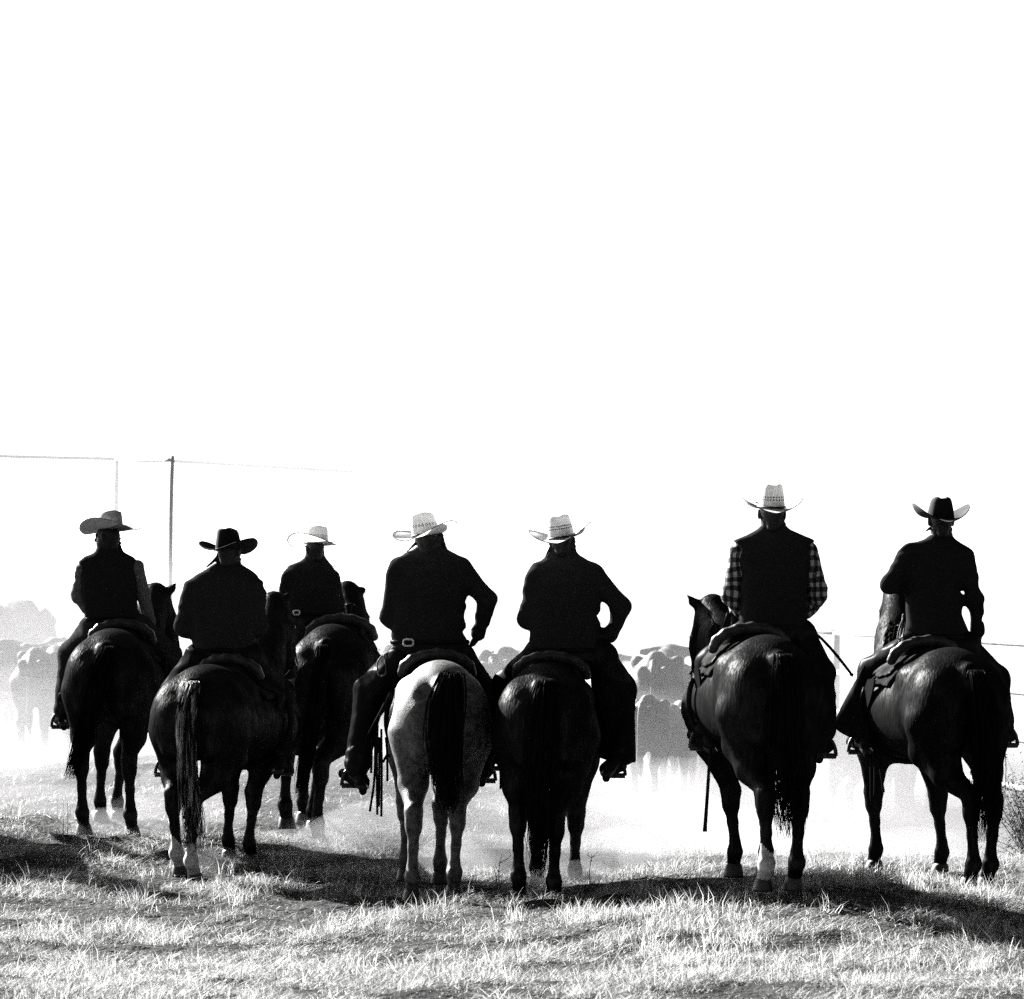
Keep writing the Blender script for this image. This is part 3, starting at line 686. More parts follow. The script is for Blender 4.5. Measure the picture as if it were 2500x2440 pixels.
def build_rider(r):
    D = r['D']; s_ = FPX / D
    P = lambda p: W(p[0], p[1], D + (p[2] if len(p) > 2 else 0))
    seat = W(r['seat'][0], r['seat'][1], D); root = empty('person', seat, r['label'], 'person', 'riders in cowboy hats'); o = seat
    up = np.array((0, 0, 1.0)); lean = r.get('lean', .03)
    rows = []
    ytop, ybot = r['torso'][0][0], r['torso'][-1][0]
    for row in r['torso']:
        py, xl, xr, t = row; f = (ybot - py) / (ybot - ytop)
        dd = D + lean * f; z = W(0, py, dd)[2]
        rows.append((z, (xl - CX) * dd / FPX, (xr - CX) * dd / FPX, dd, t))
    seed = r['seed']
    # body: one continuous figure
    H = P(r['head']) - np.array((0, 0, .02)); yaw = R(r.get('yaw', 0)); nod = r.get('nod', .0); hf = np.array((math.sin(yaw), math.cos(yaw), -nod)); hf /= np.linalg.norm(hf)
    hr = np.cross(hf, up); hr /= np.linalg.norm(hr); hu = np.cross(hr, hf); k = r.get('hk', 1.0); H3 = np.stack([hr, hf, hu], 1)
    B = Solid()
    B.ell(H + hu * .012 * k, np.array((.071, .090, .086)) * k, .03, H3).ell(H + hf * .03 * k - hu * .06 * k, np.array((.058, .068, .062)) * k, .03, H3)
    B.cap(H + hf * .088 * k + hu * .005 * k, H + hf * .112 * k - hu * .032 * k, .010 * k, .016 * k, .012)                    # nose
    B.cap(H + hf * .088 * k - hu * .068 * k - hr * .018, H + hf * .088 * k - hu * .068 * k + hr * .018, .009 * k, .009 * k, .008)   # mouth
    B.ell(H + hf * .078 * k - hu * .108 * k, np.array((.026, .022, .02)) * k, .02)                                           # chin
    for s in (-1, 1):
        B.ell(H + hr * s * .079 * k - hu * .012 * k - hf * .005, np.array((.010, .020, .032)) * k, .008, H3)
        B.cap(H + hf * .085 * k + hu * .012 * k + hr * s * .018, H + hf * .080 * k + hu * .012 * k + hr * s * .045, .012 * k, .010 * k, .01)
    nb = np.array(((rows[0][1] + rows[0][2]) / 2, rows[0][3], rows[0][0]))
    B.cap(H - hu * .05 * k - hf * .015, nb - up * .03, .056 * k, .062 * k, .03)
    shrink = lambda q: (q[0], (q[1] + q[2]) / 2 - .85 * (q[2] - q[1]) / 2, (q[1] + q[2]) / 2 + .85 * (q[2] - q[1]) / 2, q[3], q[4] * .82)
    B.prof([shrink(q) for q in rows], k=.04)
    arms = []
    for side, key in ((-1, 'larm'), (1, 'rarm')):
        pts = [(P(p), p[3]) for p in r[key]]; arms.append(pts)
        B.chain([(p, q * .72) for p, q in pts], .02)
        wr, el = pts[-1][0], pts[-2][0]
        dv = wr - el; dv /= np.linalg.norm(dv); hp = r.get(key + '_hand', (None, None))
        pal = np.array(hp[1] if hp[1] is not None else (-side * .8, .1, -.4), float); dh = np.array(hp[0], float) if hp[0] is not None else dv
        hand(B, wr, dh, pal, np.array((-side * .3, .5, .4)), r.get('curl', .6), .98 * r.get('hk', 1.0))
    legs = []
    for key in ('lleg', 'rleg'):
        hip, kn, an, he, to = [P(p) for p in r[key]]; legs.append((hip, kn, an, he, to))
        B.chain([(hip, .085), (kn, .055), (an, .04), (he + up * .03, .035), (to + up * .03, .028)], .03)
    B.mesh('body', M['skin'], root, o, h=.0078)
    for s in (-1, 1): ball('eye', H + hf * .083 * k + hu * .0 + hr * s * .032 * k, .012 * k, M['eye'], root, o)
    Sh = Solid(); Sh.ell(H + hu * .010 * k - hf * .010, np.array((.075, .086, .086)) * k, .02, H3).cap(H - hf * .048 * k, H - hf * .05 * k - hu * .085 * k, .05 * k, .038 * k, .03)
    def hairmod(Dm, X, Y, Z):
        q = (X - H[0]) * hf[0] + (Y - H[1]) * hf[1] + (Z - H[2]) * hf[2]
        return np.maximum(Dm, q - .028).astype(np.float32)
    Sh.mesh('hair', M['person_hair'], root, o, h=.009, mod=hairmod)
    # upper clothing
    A = Solid()
    for pts in arms: A.chain(pts, .035)
    J = Solid(); J.prof(rows, n=r.get('box', 2.5), k=.05)
    if r.get('vest'):
        for key in r.get('caps', ()): J.cap(P(key[:3]), P(key[3:6]), key[6], key[6], .02)
        J.mesh('vest', M[r['cloth']], root, o, h=.011, mod=folds(.007, 26, seed))
        for pts in arms:
            SA = Solid(); SA.chain(pts, .035); SA.mesh('sleeve', M[r['sleeve']], root, o, h=.0095, mod=folds(.012, 36, seed + 3), smooth_it=1)
    else:
        J.p += A.p; J.mesh('jacket', M[r['cloth']], root, o, h=.011, mod=folds(.013, 27, seed), smooth_it=1)
        for pts in arms:                                      # cuffs
            w, e = pts[-1][0], pts[-2][0]; dv = (w - e) / np.linalg.norm(w - e)
            Solid().cap(w - dv * .045, w - dv * .01, pts[-1][1] * 1.12, pts[-1][1] * 1.12, .01).mesh('cuff', M[r['cloth']], root, o, h=.008)
    # collar standing round the neck
    C = Solid(); cc = r.get('collar', (.062, .045, .0)); cc = (cc[0], cc[1] + .018)
    ctr = nb + up * (-.012); cw = cc[0]
    ring = [ctr + np.array((cw * math.cos(a), cw * .95 * math.sin(a), .018 * math.sin(a) * -1)) for a in np.linspace(0, 2 * math.pi, 15)]
    C.chain([(p, .014) for p in ring], .012); C.chain([(p + up * cc[1], .010) for p in ring], .012)
    C.chain([(p + up * cc[1] * .5, .012) for p in ring], .012)
    for pt in r.get('collar_tips', ()):
        q = P(pt); n_ = min(ring, key=lambda z: np.linalg.norm(z[:2] - q[:2]))
        C.cap(n_ + up * cc[1] * .7, q, .016, .006, .015)
    C.mesh('collar', M[r['cloth']], root, o, h=.0085)
    # trousers / chaps and boots
    for side, (hip, kn, an, he, to) in zip((-1, 1), legs):
        key = 'lleg' if side < 0 else 'rleg'; w = r.get(key + '_r', (.105, .088, .072)); flat = r.get(key + '_w', 1.0)
        LG = Solid(); mid = np.array(((rows[-1][1] + rows[-1][2]) / 2, D + .02, rows[-1][0]))
        LG.cap(mid + up * .04, hip, .10, w[0], .05, sq=((0, 0, 1), .9)).cap(hip, kn, w[0], w[1], .05).cap(kn, an, w[1], w[2], .04, sq=((1, 0, 0), flat))
        nm = 'chap_leg' if r.get('chaps') else 'trouser_leg'
        leg = LG.mesh(nm, M[r['legs']], root, o, h=.012, mod=folds(.012, 24, seed + 5 + side), smooth_it=2)
        BT = Solid(); fd = to - he; fd /= np.linalg.norm(fd)
        BT.cap(an + up * .10, an, .052, .048, .03).cap(an, he + up * .05, .046, .040, .03).cap(he + up * .045, to + up * .03, .040, .030, .03, sq=((0, 0, 1), .95)).cap(he + fd * .10 + up * .04, to + up * .028, .043, .026, .03)
        BT.cap(he + up * .02, he - up * .012, .030, .027, .008)
        bt = BT.mesh('boot', M['leather'], root, o, h=.0095)
        sp = he - fd * .045 + up * .045
        tube('spur', [he + up * .05 - fd * .03, sp, sp - fd * .035 - up * .01], .006, M['metal'], bt, o, seg=6)
    # belt
    bz = r['belt']; q = P((r['seat'][0], bz))[2]; zz = np.array([x[0] for x in rows])[::-1]
    xl = np.interp(q, zz, [x[1] for x in rows][::-1]); xr = np.interp(q, zz, [x[2] for x in rows][::-1]); yc = np.interp(q, zz, [x[3] for x in rows][::-1]); t = np.interp(q, zz, [x[4] for x in rows][::-1])
    bl = [np.array(((xl + xr) / 2 + (xr - xl) / 2 * 1.0 * math.copysign(abs(math.cos(a)) ** .85, math.cos(a)), yc + t * math.copysign(abs(math.sin(a)) ** .85, math.sin(a)), q)) for a in np.linspace(0, 2 * math.pi, 32)]
    be = tube('belt', bl, .017, M['leather'], root, o, seg=50)
    if r.get('buckle'):
        b = r['buckle']; c = P(b[:3]); w, hh = b[3] / s_ / 2, b[4] / s_ / 2
        yb = yc - t * (1 - min(.98, abs((c[0] - (xl + xr) / 2) / ((xr - xl) / 2))) ** 2.5) ** .4 - .022
        rect = [np.array((c[0] + w * math.copysign(abs(math.cos(a)) ** .5, math.cos(a)), yb, c[2] + hh * math.copysign(abs(math.sin(a)) ** .5, math.sin(a)))) for a in np.linspace(0, 2 * math.pi, 20)]
        tube('buckle', rect, .0062, M['buckle'], be, o, seg=40)
    hp = dict(r['hat']); c = P(hp.pop('at')); c[0] = .55 * c[0] + .45 * H[0]; c = c - up * .010; build_hat(root, o, c, **hp)
    r.update(root=root, o=o, P=P, legs_w=legs)
    return root
M['buckle'] = mat('pale_buckle', 0.75, 0.35, 0.5, build=noise_col(30, 0.6, 0.8))

RIDERS = [
 dict(key='A', seed=1, label='rider in a dark vest and brown sleeves looking left under a stained felt hat', seat=(280, 1545), belt=1512, vest=True, cloth='cloth_black', sleeve='cloth_mid', legs='denim',
      head=(263, 1303), yaw=-62, hk=.95, torso=[(1333, 243, 294, .07), (1348, 232, 302, .085), (1360, 208, 325, .10), (1371, 192, 336, .105), (1410, 196, 333, .12), (1458, 201, 331, .12), (1490, 207, 338, .115), (1515, 208, 350, .12), (1542, 212, 352, .12)], box=3.0,
      larm=[(203, 1388, 0, .052), (191, 1458, .05, .050), (214, 1488, .28, .040)], rarm=[(334, 1384, 0, .052), (349, 1450, .05, .050), (367, 1522, .10, .040)], rarm_hand=((.1, .1, -1), (-1, .2, 0)),
      lleg=[(232, 1535, 0), (172, 1598, .30), (156, 1735, .12), (156, 1772, .08), (141, 1768, .34)], rleg=[(335, 1535, 0), (415, 1606, .34), (402, 1745, .2), (402, 1785, .15), (415, 1775, .4)],
      hat=dict(at=(272, 1291), yaw=-58, roll=7, pitch=-4, crown='felt_tan', ch=.125, bw=.145, curl=.95, dent=.02, tape=.84), collar=(.072, .05)),
 dict(key='B', seed=2, label='broad rider in a dark wool coat and black felt hat with an upturned brim', seat=(545, 1610), belt=1588, cloth='cloth_dark', legs='leather', chaps=True,
      head=(560, 1338), yaw=28, torso=[(1374, 531, 586, .07), (1388, 508, 604, .09), (1404, 478, 622, .11), (1424, 460, 632, .12), (1460, 458, 634, .13), (1520, 462, 632, .13), (1560, 466, 622, .13), (1590, 468, 620, .13), (1612, 470, 620, .12)],
      larm=[(470, 1442, 0, .072), (452, 1530, .03, .066), (476, 1544, .28, .05)], rarm=[(622, 1440, 0, .072), (629, 1530, .03, .066), (600, 1548, .28, .05)],
      lleg=[(492, 1605, 0), (425, 1685, .30), (410, 1850, .1), (408, 1892, .06), (396, 1882, .3)], rleg=[(605, 1605, 0), (688, 1690, .32), (690, 1840, .14), (676, 1890, .06), (706, 1878, .32)],
      hat=dict(at=(556, 1340), yaw=24, roll=-3, pitch=-3, crown='felt_black', ch=.135, bw=.14, curl=1.15, dent=.025, tape=.80), collar=(.075, .05), collar_tips=[(504, 1386, -.02)]),
 dict(key='C', seed=3, label='slim rider in a black shirt and pale straw hat tipped to one side', seat=(770, 1535), belt=1500, cloth='cloth_black', legs='denim',
      head=(768, 1332), yaw=-30, hk=.88, torso=[(1356, 748, 792, .06), (1368, 735, 800, .075), (1382, 710, 812, .09), (1400, 698, 820, .1), (1440, 700, 824, .105), (1480, 705, 826, .105), (1515, 708, 830, .11), (1537, 708, 832, .11)],
      larm=[(706, 1402, 0, .054), (693, 1466, .05, .050), (714, 1480, .28, .04)], rarm=[(812, 1412, 0, .055), (824, 1470, .1, .05), (826, 1488, .3, .04)],
      lleg=[(735, 1530, 0), (690, 1600, .30), (692, 1760, .14), (690, 1800, .1), (682, 1792, .34)], rleg=[(815, 1530, 0), (878, 1602, .32), (886, 1770, .2), (884, 1812, .15), (892, 1802, .4)],
      hat=dict(at=(772, 1326), yaw=-48, roll=9, pitch=-2, crown='straw_slits', band=True, ch=.125, bw=.14, curl=.85, dent=.02, tape=.86), collar=(.058, .03), buckle=(724, 1496, -.1, 15, 10)),
 dict(key='D', seed=4, label='rider in black with his right hand on his hip and a diamond patterned straw hat', seat=(1052, 1615), belt=1568, cloth='cloth_black', legs='leather', chaps=True,
      head=(1045, 1308), yaw=20, torso=[(1324, 1033, 1076, .065), (1340, 1012, 1090, .085), (1355, 985, 1118, .10), (1370, 964, 1138, .11), (1400, 958, 1146, .12), (1447, 960, 1136, .125), (1500, 960, 1132, .12), (1546, 959, 1135, .12), (1582, 957, 1145, .125), (1618, 954, 1152, .13)],
      larm=[(970, 1392, 0, .064), (951, 1508, .05, .058), (972, 1528, .30, .045)], rarm=[(1126, 1388, 0, .068), (1192, 1466, -.02, .056), (1166, 1552, .06, .042)], rarm_hand=((-.45, .45, -.75), (-.8, .3, .3)),
      lleg=[(988, 1605, 0), (903, 1685, .30), (872, 1872, .10), (886, 1928, .04), (838, 1900, .26)], rleg=[(1120, 1608, 0), (1186, 1690, .30), (1188, 1850, .1), (1176, 1908, .04), (1192, 1895, .3)], lleg_r=(.105, .098, .084), rleg_r=(.105, .085, .075),
      hat=dict(at=(1036, 1305), yaw=32, roll=-9, pitch=5, crown='straw_diamond', band=True, ch=.14, bw=.145, curl=1.0, dent=.03, tape=.84), collar=(.066, .04), collar_tips=[(993, 1348, -.03), (1092, 1344, -.02)], buckle=(997, 1569, -.1, 24, 16)),
 dict(key='E', seed=5, label='rider in a dark pullover, hand on hip, in a straw hat with black bands', seat=(1385, 1612), belt=1588, cloth='cloth_dark', legs='leather', chaps=True,
      head=(1372, 1309), yaw=8, torso=[(1342, 1346, 1404, .07), (1356, 1334, 1416, .085), (1372, 1316, 1442, .1), (1386, 1306, 1464, .11), (1420, 1296, 1468, .125), (1470, 1293, 1464, .125), (1530, 1293, 1461, .12), (1560, 1293, 1466, .12), (1590, 1292, 1478, .13), (1614, 1290, 1485, .13)],
      larm=[(1310, 1404, 0, .066), (1286, 1512, .05, .058), (1308, 1530, .30, .045)], rarm=[(1446, 1402, 0, .07), (1518, 1482, -.02, .058), (1488, 1556, .05, .043)], rarm_hand=((-.7, .35, -.5), (-.5, .6, .5)),
      lleg=[(1322, 1600, 0), (1236, 1672, .30), (1232, 1830, .14), (1230, 1876, .08), (1220, 1866, .34)], rleg=[(1460, 1602, 0), (1516, 1682, .28), (1520, 1838, .08), (1480, 1896, .0), (1518, 1882, .24)], rleg_r=(.108, .09, .085), rleg_w=1.0,
      hat=dict(at=(1370, 1310), yaw=8, roll=-8, pitch=6, crown='straw_bars', band=True, ch=.14, bw=.15, curl=1.15, dent=.035, tape=.82), collar=(.072, .045), collar_tips=[(1331, 1360, -.02)]),
 dict(key='F', seed=6, label='rider in a black vest over plaid sleeves and a tall white straw hat', seat=(1888, 1560), belt=1532, vest=True, cloth='cloth_black', sleeve='plaid', legs='leather', chaps=True,
      head=(1884, 1243), yaw=-4, box=3.2, torso=[(1276, 1864, 1912, .065), (1292, 1850, 1926, .08), (1307, 1822, 1960, .1), (1319, 1794, 1986, .105), (1345, 1798, 1983, .12), (1420, 1808, 1972, .13), (1470, 1810, 1967, .125), (1510, 1806, 1966, .12), (1535, 1808, 1974, .125), (1560, 1810, 1978, .125)],
      larm=[(1806, 1345, 0, .058), (1789, 1452, .04, .066), (1810, 1492, .26, .048)], rarm=[(1974, 1345, 0, .058), (1993, 1450, .04, .066), (1970, 1490, .26, .048)],
      lleg=[(1832, 1550, 0), (1735, 1618, .30), (1722, 1782, .16), (1738, 1838, .10), (1690, 1806, .34)], rleg=[(1948, 1552, 0), (2003, 1645, .24), (2012, 1785, .1), (2000, 1850, .04), (2026, 1832, .28)],
      hat=dict(at=(1884, 1238), yaw=-3, roll=1, pitch=5, crown='straw_lattice', band=True, ch=.140, bw=.13, curl=1.1, dent=.035, tape=.78, wx=.080), collar=(.062, .06)),
 dict(key='G', seed=7, label='rider in a black jacket and black felt hat with a steeply rolled brim', seat=(2292, 1585), belt=1555, cloth='cloth_black', legs='leather', chaps=True,
      head=(2297, 1262), yaw=-8, torso=[(1303, 2276, 2322, .065), (1316, 2260, 2332, .08), (1330, 2226, 2352, .1), (1345, 2208, 2368, .11), (1390, 2206, 2362, .12), (1450, 2210, 2348, .12), (1500, 2212, 2348, .115), (1530, 2212, 2358, .12), (1560, 2212, 2370, .125), (1588, 2215, 2372, .125)],
      larm=[(2222, 1352, 0, .064), (2172, 1428, -.04, .056), (2216, 1437, .25, .045)], rarm=[(2356, 1362, 0, .062), (2380, 1465, .0, .050), (2388, 1545, .06, .041)], rarm_hand=((.05, .15, -1), (-1, .2, 0)),
      lleg=[(2236, 1575, 0), (2128, 1640, .30), (2108, 1795, .14), (2118, 1840, .08), (2078, 1822, .32)], rleg=[(2345, 1578, 0), (2432, 1660, .30), (2446, 1780, .14), (2448, 1822, .1), (2470, 1808, .36)],
      hat=dict(at=(2296, 1262), yaw=-6, roll=1, pitch=4, crown='felt_black', ch=.125, bw=.145, curl=1.55, dent=.03, pinch=.45, tape=.72, wx=.086), collar=(.058, .055), collar_tips=[(2259, 1297, -.02)]),
]
HL = dict(A='dark bay horse before the tall pipe frame with its head turned right', B='dark horse with two white hind socks and a pale streaked tail', C='tall dark horse standing ahead of the white socked horse',
          D='dapple grey horse with a dark tail', E='black horse beside the dapple grey with its tail hanging to the ground', F='black horse with one white hind sock and its head turned left', G='black horse showing its lit left flank and girth strap')
TL = dict(A='dark leather saddle under the rider with brown sleeves', B='dark leather saddle under the rider in the wool coat', C='dark leather saddle under the slim rider in the tipped straw hat',
          D='dark leather saddle with long hanging strings on the dapple grey horse', E='dark leather saddle under the rider in the dark pullover', F='dark leather saddle under the rider in plaid sleeves', G='dark leather saddle with a fringed blanket under the rider in the rolled black hat')
BL = dict(A='leather bridle on the bay horse in front of the tall pipe frame', B='leather bridle with a steel bit on the white socked horse', C='leather bridle on the horse ahead of the white socked one',
          D='leather bridle on the dapple grey horse', E='leather bridle on the black horse beside the dapple grey', F='leather bridle on the black horse with its head turned left', G='leather bridle on the black horse with the lit flank')
HK = {h['key']: h for h in HORSES}
for r in RIDERS:
    h = HK[r['key']]
    build_horse(h, HL[r['key']])
    r['D'] = h['d'] + .82 * h['sc'] * math.cos(R(h['head_to']))
    build_rider(r)
    fts = [.45 * l[3] + .55 * l[4] for l in r['legs_w']]
    h['saddle'] = build_tack(h, TL[r['key']], BL[r['key']], fts)
RK = {r['key']: r for r in RIDERS}
def copy_tree(o, parent, off, label=None):                    # a thing with its parts and their sub-parts
    c = o.copy(); COL.objects.link(c); c.parent = parent
    if parent is None: c.location = tuple(np.array(o.location) + off); c['label'] = label
    for ch in list(o.children): copy_tree(ch, c, off)
    return c
for src, lab in ((HK['A']['root'], 'dark bay horse standing apart beside the dark bay one, nearest the field edge'), (RK['A']['root'], 'rider in a dark vest on the horse nearest the field edge'), (HK['A']['saddle'], 'leather saddle on the horse nearest the field edge')):
    for dx, dy in ((-2.3, -.3),): copy_tree(src, None, np.array((dx, dy, float(ground_z(-2.95 + dx, 29.7 + dy) - ground_z(-2.95, 29.7)))), lab)

# saddle strings and straps, whips, ropes
def strap(key, pts, rad=.007, name='saddle_string', material='leather'):
    h = HK[key]; so = np.array(h['saddle'].location); P = RK[key]['P']
    tube(name, [P(p) for p in pts], rad, M[material], h['saddle'], so, seg=14)
for q in ([(922, 1770, .05), (920, 1850, .03), (921, 1990, 0)], [(931, 1780, .05), (932, 1880, .03), (931, 1994, 0)], [(916, 1790, .06), (914, 1900, .04), (903, 1982, .02)],
          [(942, 1800, .05), (945, 1840, .04), (946, 1908, .02)], [(935, 1862, .04), (946, 1842, .03), (952, 1850, .03)], [(926, 1800, .03), (926, 1900, .03), (925, 1970, 0)], [(908, 1800, .05), (907, 1860, .04), (906, 1888, .02)]): strap('D', q, .0085)
strap('D', [(960, 1585, -.05), (925, 1610, .0), (922, 1640, .02), (930, 1652, .02), (943, 1640, .0), (938, 1600, -.03)], .006, 'rope_loop', 'rope')
for q in ([(1221, 1860, .1), (1222, 1900, .1), (1222, 1927, .1)], [(1228, 1860, .1), (1227, 1905, .1), (1227, 1922, .1)]): strap('E', q, .008)
strap('E', [(1482, 1582, .05), (1505, 1600, .1), (1514, 1620, .12), (1511, 1626, .12), (1490, 1600, .08), (1478, 1588, .05)], .006, 'rope_loop', 'rope')
for q in ([(2126, 1835, .1), (2126, 1900, .1), (2127, 1958, .1)], [(2135, 1830, .1), (2136, 1890, .1), (2135, 1945, .1)], [(2146, 1820, .12), (2150, 1880, .12), (2158, 1935, .1)]): strap('G', q, .0078)
for q in ([(2205, 1500, -.12), (2190, 1600, -.05), (2170, 1680, 0), (2160, 1740, 0)], [(2210, 1520, -.12), (2204, 1560, -.12), (2200, 1600, -.1)], [(2205, 1510, -.12), (2196, 1535, -.13), (2192, 1560, -.12), (2206, 1555, -.13)]): strap('G', q, .0055, 'rope_loop', 'rope')
for i in range(46):                                           # blanket fringe, lit by the sun
    x = 2168 + i * .8 + rng.uniform(-1, 1); y = 1650 + (2204 - x) * .55
    strap('G', [(x, y, -.14), (x - rng.uniform(-2, 3), y + 28, -.15), (x - rng.uniform(-3, 5), y + rng.uniform(48, 62), -.15)], .0032, 'fringe', 'rope')
PF = RK['F']['P']
w1 = empty('riding_whip', PF((1975, 1540, .2)), 'thin black whip arching out past the rider in plaid sleeves', 'whip')
tube('shaft', [PF(p) for p in ((1972, 1536, .15), (1997, 1552, .1), (2025, 1580, .05), (2052, 1612, .02), (2079, 1647, 0))], [.008, .009, .010, .010, .009], M['leather'], w1, np.array(w1.location), seg=20)
tube('tip', [PF((2075, 1645, 0)), PF((2083, 1649, 0))], .011, M['leather'], w1, np.array(w1.location), seg=4)
w2 = empty('riding_stick', PF((1741, 1700, .1)), 'straight thin stick hanging below the stirrup beside the horse with one white sock', 'stick')
tube('shaft', [PF(p) for p in ((1752, 1640, .15), (1743, 1760, .1), (1733, 1850, .05), (1727, 1940, .02), (1721, 2026, 0))], [.007, .009, .010, .011, .013], M['leather'], w2, np.array(w2.location), seg=20)
tube('tip', [PF((1721, 2022, 0)), PF((1721, 2031, 0))], .0145, M['leather'], w2, np.array(w2.location), seg=4)
tube('romal', [PF(p) for p in ((1703, 1585, .95), (1703, 1610, .95), (1698, 1632, .92), (1683, 1646, .9))], .006, M['leather'], bpy.data.objects['bridle.005'], np.array(bpy.data.objects['bridle.005'].location))
# flared chap panel of the rider in the rolled hat
def panel(r, pts, thick, name, material):
    P = r['P']; o = r['o']; n = len(pts); a = np.array([P(p) for p in pts]); b = a + np.array((0, thick, 0))
    v = np.concatenate([a, b]); c = v[:n].mean(0) - np.array((0, .03, 0)); v = np.concatenate([v, [c], [c + np.array((0, thick + .05, 0))]])
    i = np.arange(n); j = (i + 1) % n
    mesh_obj(name, v - o, [np.stack([i, j, j + n, i + n], 1), np.concatenate([np.stack([j, i, np.full(n, 2 * n)], 1), np.stack([i + n, j + n, np.full(n, 2 * n + 1)], 1)])], material, r['root'])
panel(RK['G'], [(2112, 1622, .16), (2086, 1668, .16), (2058, 1719, .15), (2032, 1773, .14), (2050, 1788, .13), (2072, 1800, .12), (2112, 1806, .12), (2128, 1720, .14)], .03, 'chap_flap', M['leather'])
panel(RK['E'], [(1436, 1600, .02), (1486, 1606, .08), (1516, 1640, .14), (1543, 1674, .16), (1546, 1720, .15), (1549, 1790, .13), (1553, 1858, .12), (1550, 1862, .12), (1500, 1863, .1), (1462, 1850, .1), (1452, 1760, .12)], .03, 'chap_flap', M['leather'])
panel(RK['D'], [(1176, 1660, .16), (1206, 1682, .18), (1207, 1740, .16), (1208, 1888, .12), (1176, 1890, .1), (1172, 1800, .1)], .03, 'chap_flap', M['leather'])

# ------------------------------------------------------------------ cattle in the dust
def cow_mesh(calf):
    S = Solid(); lz = 1.0
    S.cap((0, .30, .93), (0, 1.15, .90), .32, .31, .1, sq=((1, 0, 0), .94)).ell((0, .10, 1.0), (.235, .32, .29), .07).ell((0, 1.28, .92), (.23, .26, .34), .1)
    for s in (-1, 1):
        S.ell((.19 * s, .24, 1.22), (.07, .10, .07), .05).ell((.11 * s, -.17, 1.13), (.055, .07, .065), .04)
        S.cap((.15 * s, .08, .90), (.15 * s, .10, .66), .17, .12, .06).cap((.15 * s, .10, .66), (.14 * s, -.10, .44), .11, .062, .05).cap((.14 * s, -.10, .46), (.14 * s, -.05, .14), .052, .042, .03).cap((.14 * s, -.05, .14), (.14 * s, 0, .03), .05, .06, .02)
        S.cap((.16 * s, 1.2, .85), (.15 * s, 1.2, .46), .13, .06, .05).cap((.15 * s, 1.2, .46), (.15 * s, 1.2, .13), .055, .042, .03).cap((.15 * s, 1.2, .13), (.15 * s, 1.24, .03), .05, .06, .02)
    S.cap((0, .0, 1.27), (0, 1.1, 1.25), .06, .07, .08).cap((0, 1.15, 1.24), (0, 1.35, 1.18), .10, .10, .1)
    S.cap((0, 1.35, 1.02), (0, 1.72, 1.20), .22, .15, .08, sq=((1, 0, 0), .75)).cap((0, 1.72, 1.24), (0, 2.05, .98), .135, .09, .05)
    for s in (-1, 1): S.cap((.10 * s, 1.70, 1.30), (.29 * s, 1.68, 1.29), .04, .022, .03, sq=((0, 0, 1), 1.5))
    S.cap((0, -.18, 1.22), (0, -.27, 1.0), .04, .03, .03).cap((0, -.27, 1.0), (0, -.24, .5), .026, .022, .02).cap((0, -.24, .5), (0, -.22, .32), .04, .02, .02)
    D, lo, ax = S.grid(.022); v, f = surface(D, lo, .022); v = relax(v, f, 1)
    v[:, 2] -= .05 * np.clip(v[:, 2] - .6, 0, 1) * np.sin(np.clip((v[:, 1] - .2) / 1.0, 0, 1) * np.pi) * 1.6
    if calf: v[:, 1] *= .92; v[:, 2] -= .16 * np.clip(v[:, 1] - .1, 0, 2) * np.clip((v[:, 2] - .3), 0, 1); v[:, 0] *= .92
    return v, f
CV = {c: cow_mesh(c) for c in (0, 1)}
CLAB = ['large hazy steer standing side on behind the first rider', 'hazy cow walking away behind the bay horse', 'pale cow cut off by the picture edge in the dust', 'big dusty cow between the pullover rider and the plaid rider',
        'dusty calf in front of the big cow', 'pale calf beside the dusty calf', 'distant cow in dust beyond the dapple grey horse', 'pale distant cow turned right beyond the hand-on-hip riders', 'pale distant cow turned left beyond the hand-on-hip riders',
        'faint calf almost lost in dust behind the black horses', 'faint cow almost lost in dust under the horse with the lit flank']
CLAB += ['hazy far cow just beyond the side on steer', 'far cow in dust beside the distant one past the dapple grey', 'hazy cow half hidden behind the pullover rider', 'hazy cow half hidden behind the horse with its head turned left']
CLAB[2] = 'pale cow in the dust next to the large side on steer'
for c, lab in zip(CATTLE, CLAB):
    px, gy, d, hdg, scl, hide, calf = c; p = W(px, gy, d)
    root = empty('calf' if calf else 'cow', p, lab, 'calf' if calf else 'cow', 'cattle moving through the dust')
    v, f = CV[calf]; b = mesh_obj('body', v, f, M[hide], root)
    root.scale = (scl,) * 3; root.rotation_euler = (0, 0, R(-hdg))
    v, f, t = tube_arrays(smooth_path([(0, -.2, 1.22), (0, -.285, 1.0), (0, -.27, .6), (0, -.25, .34)], 10), [.035, .03, .027, .025, .025, .03, .04, .045, .035, .012], 8)
    mesh_obj('tail', v, [f, t], M[hide], root)

# ------------------------------------------------------------------ pipe fences
def pipe(name, pts, r, parent, org): return tube(name, pts, r, M['pipe'], parent, org, n=10, seg=max(4, len(pts) * 4))
tf = empty('tall_pipe_frame', W(420, 1760, 52.0), 'tall pipe fence frame fading into the dust', 'fence'); to_ = np.array(tf.location)
def zt(px, py, d): return W(px, py, d)
pipe('post', [W(421, 1113, 52), W(417, 1300, 52), (W(414, 1430, 52)[0], 52, float(ground_z(-4.4, 52)) - .2)], .028, tf, to_)
pipe('post', [W(285, 1118, 59.4), (W(285, 1118, 59.4)[0] - .03, 59.4, ground_z(-6, 59.4) - .2)], .034, tf, to_)
pipe('rail', [W(-60, 1113, 58.3), W(285, 1121, 59.4)], .028, tf, to_); pipe('rail', [W(285, 1121, 58.6), W(350, 1124, 55), W(418, 1123, 52)], .03, tf, to_); pipe('rail', [W(420, 1126, 60), W(860, 1152, 66)], .028, tf, to_)
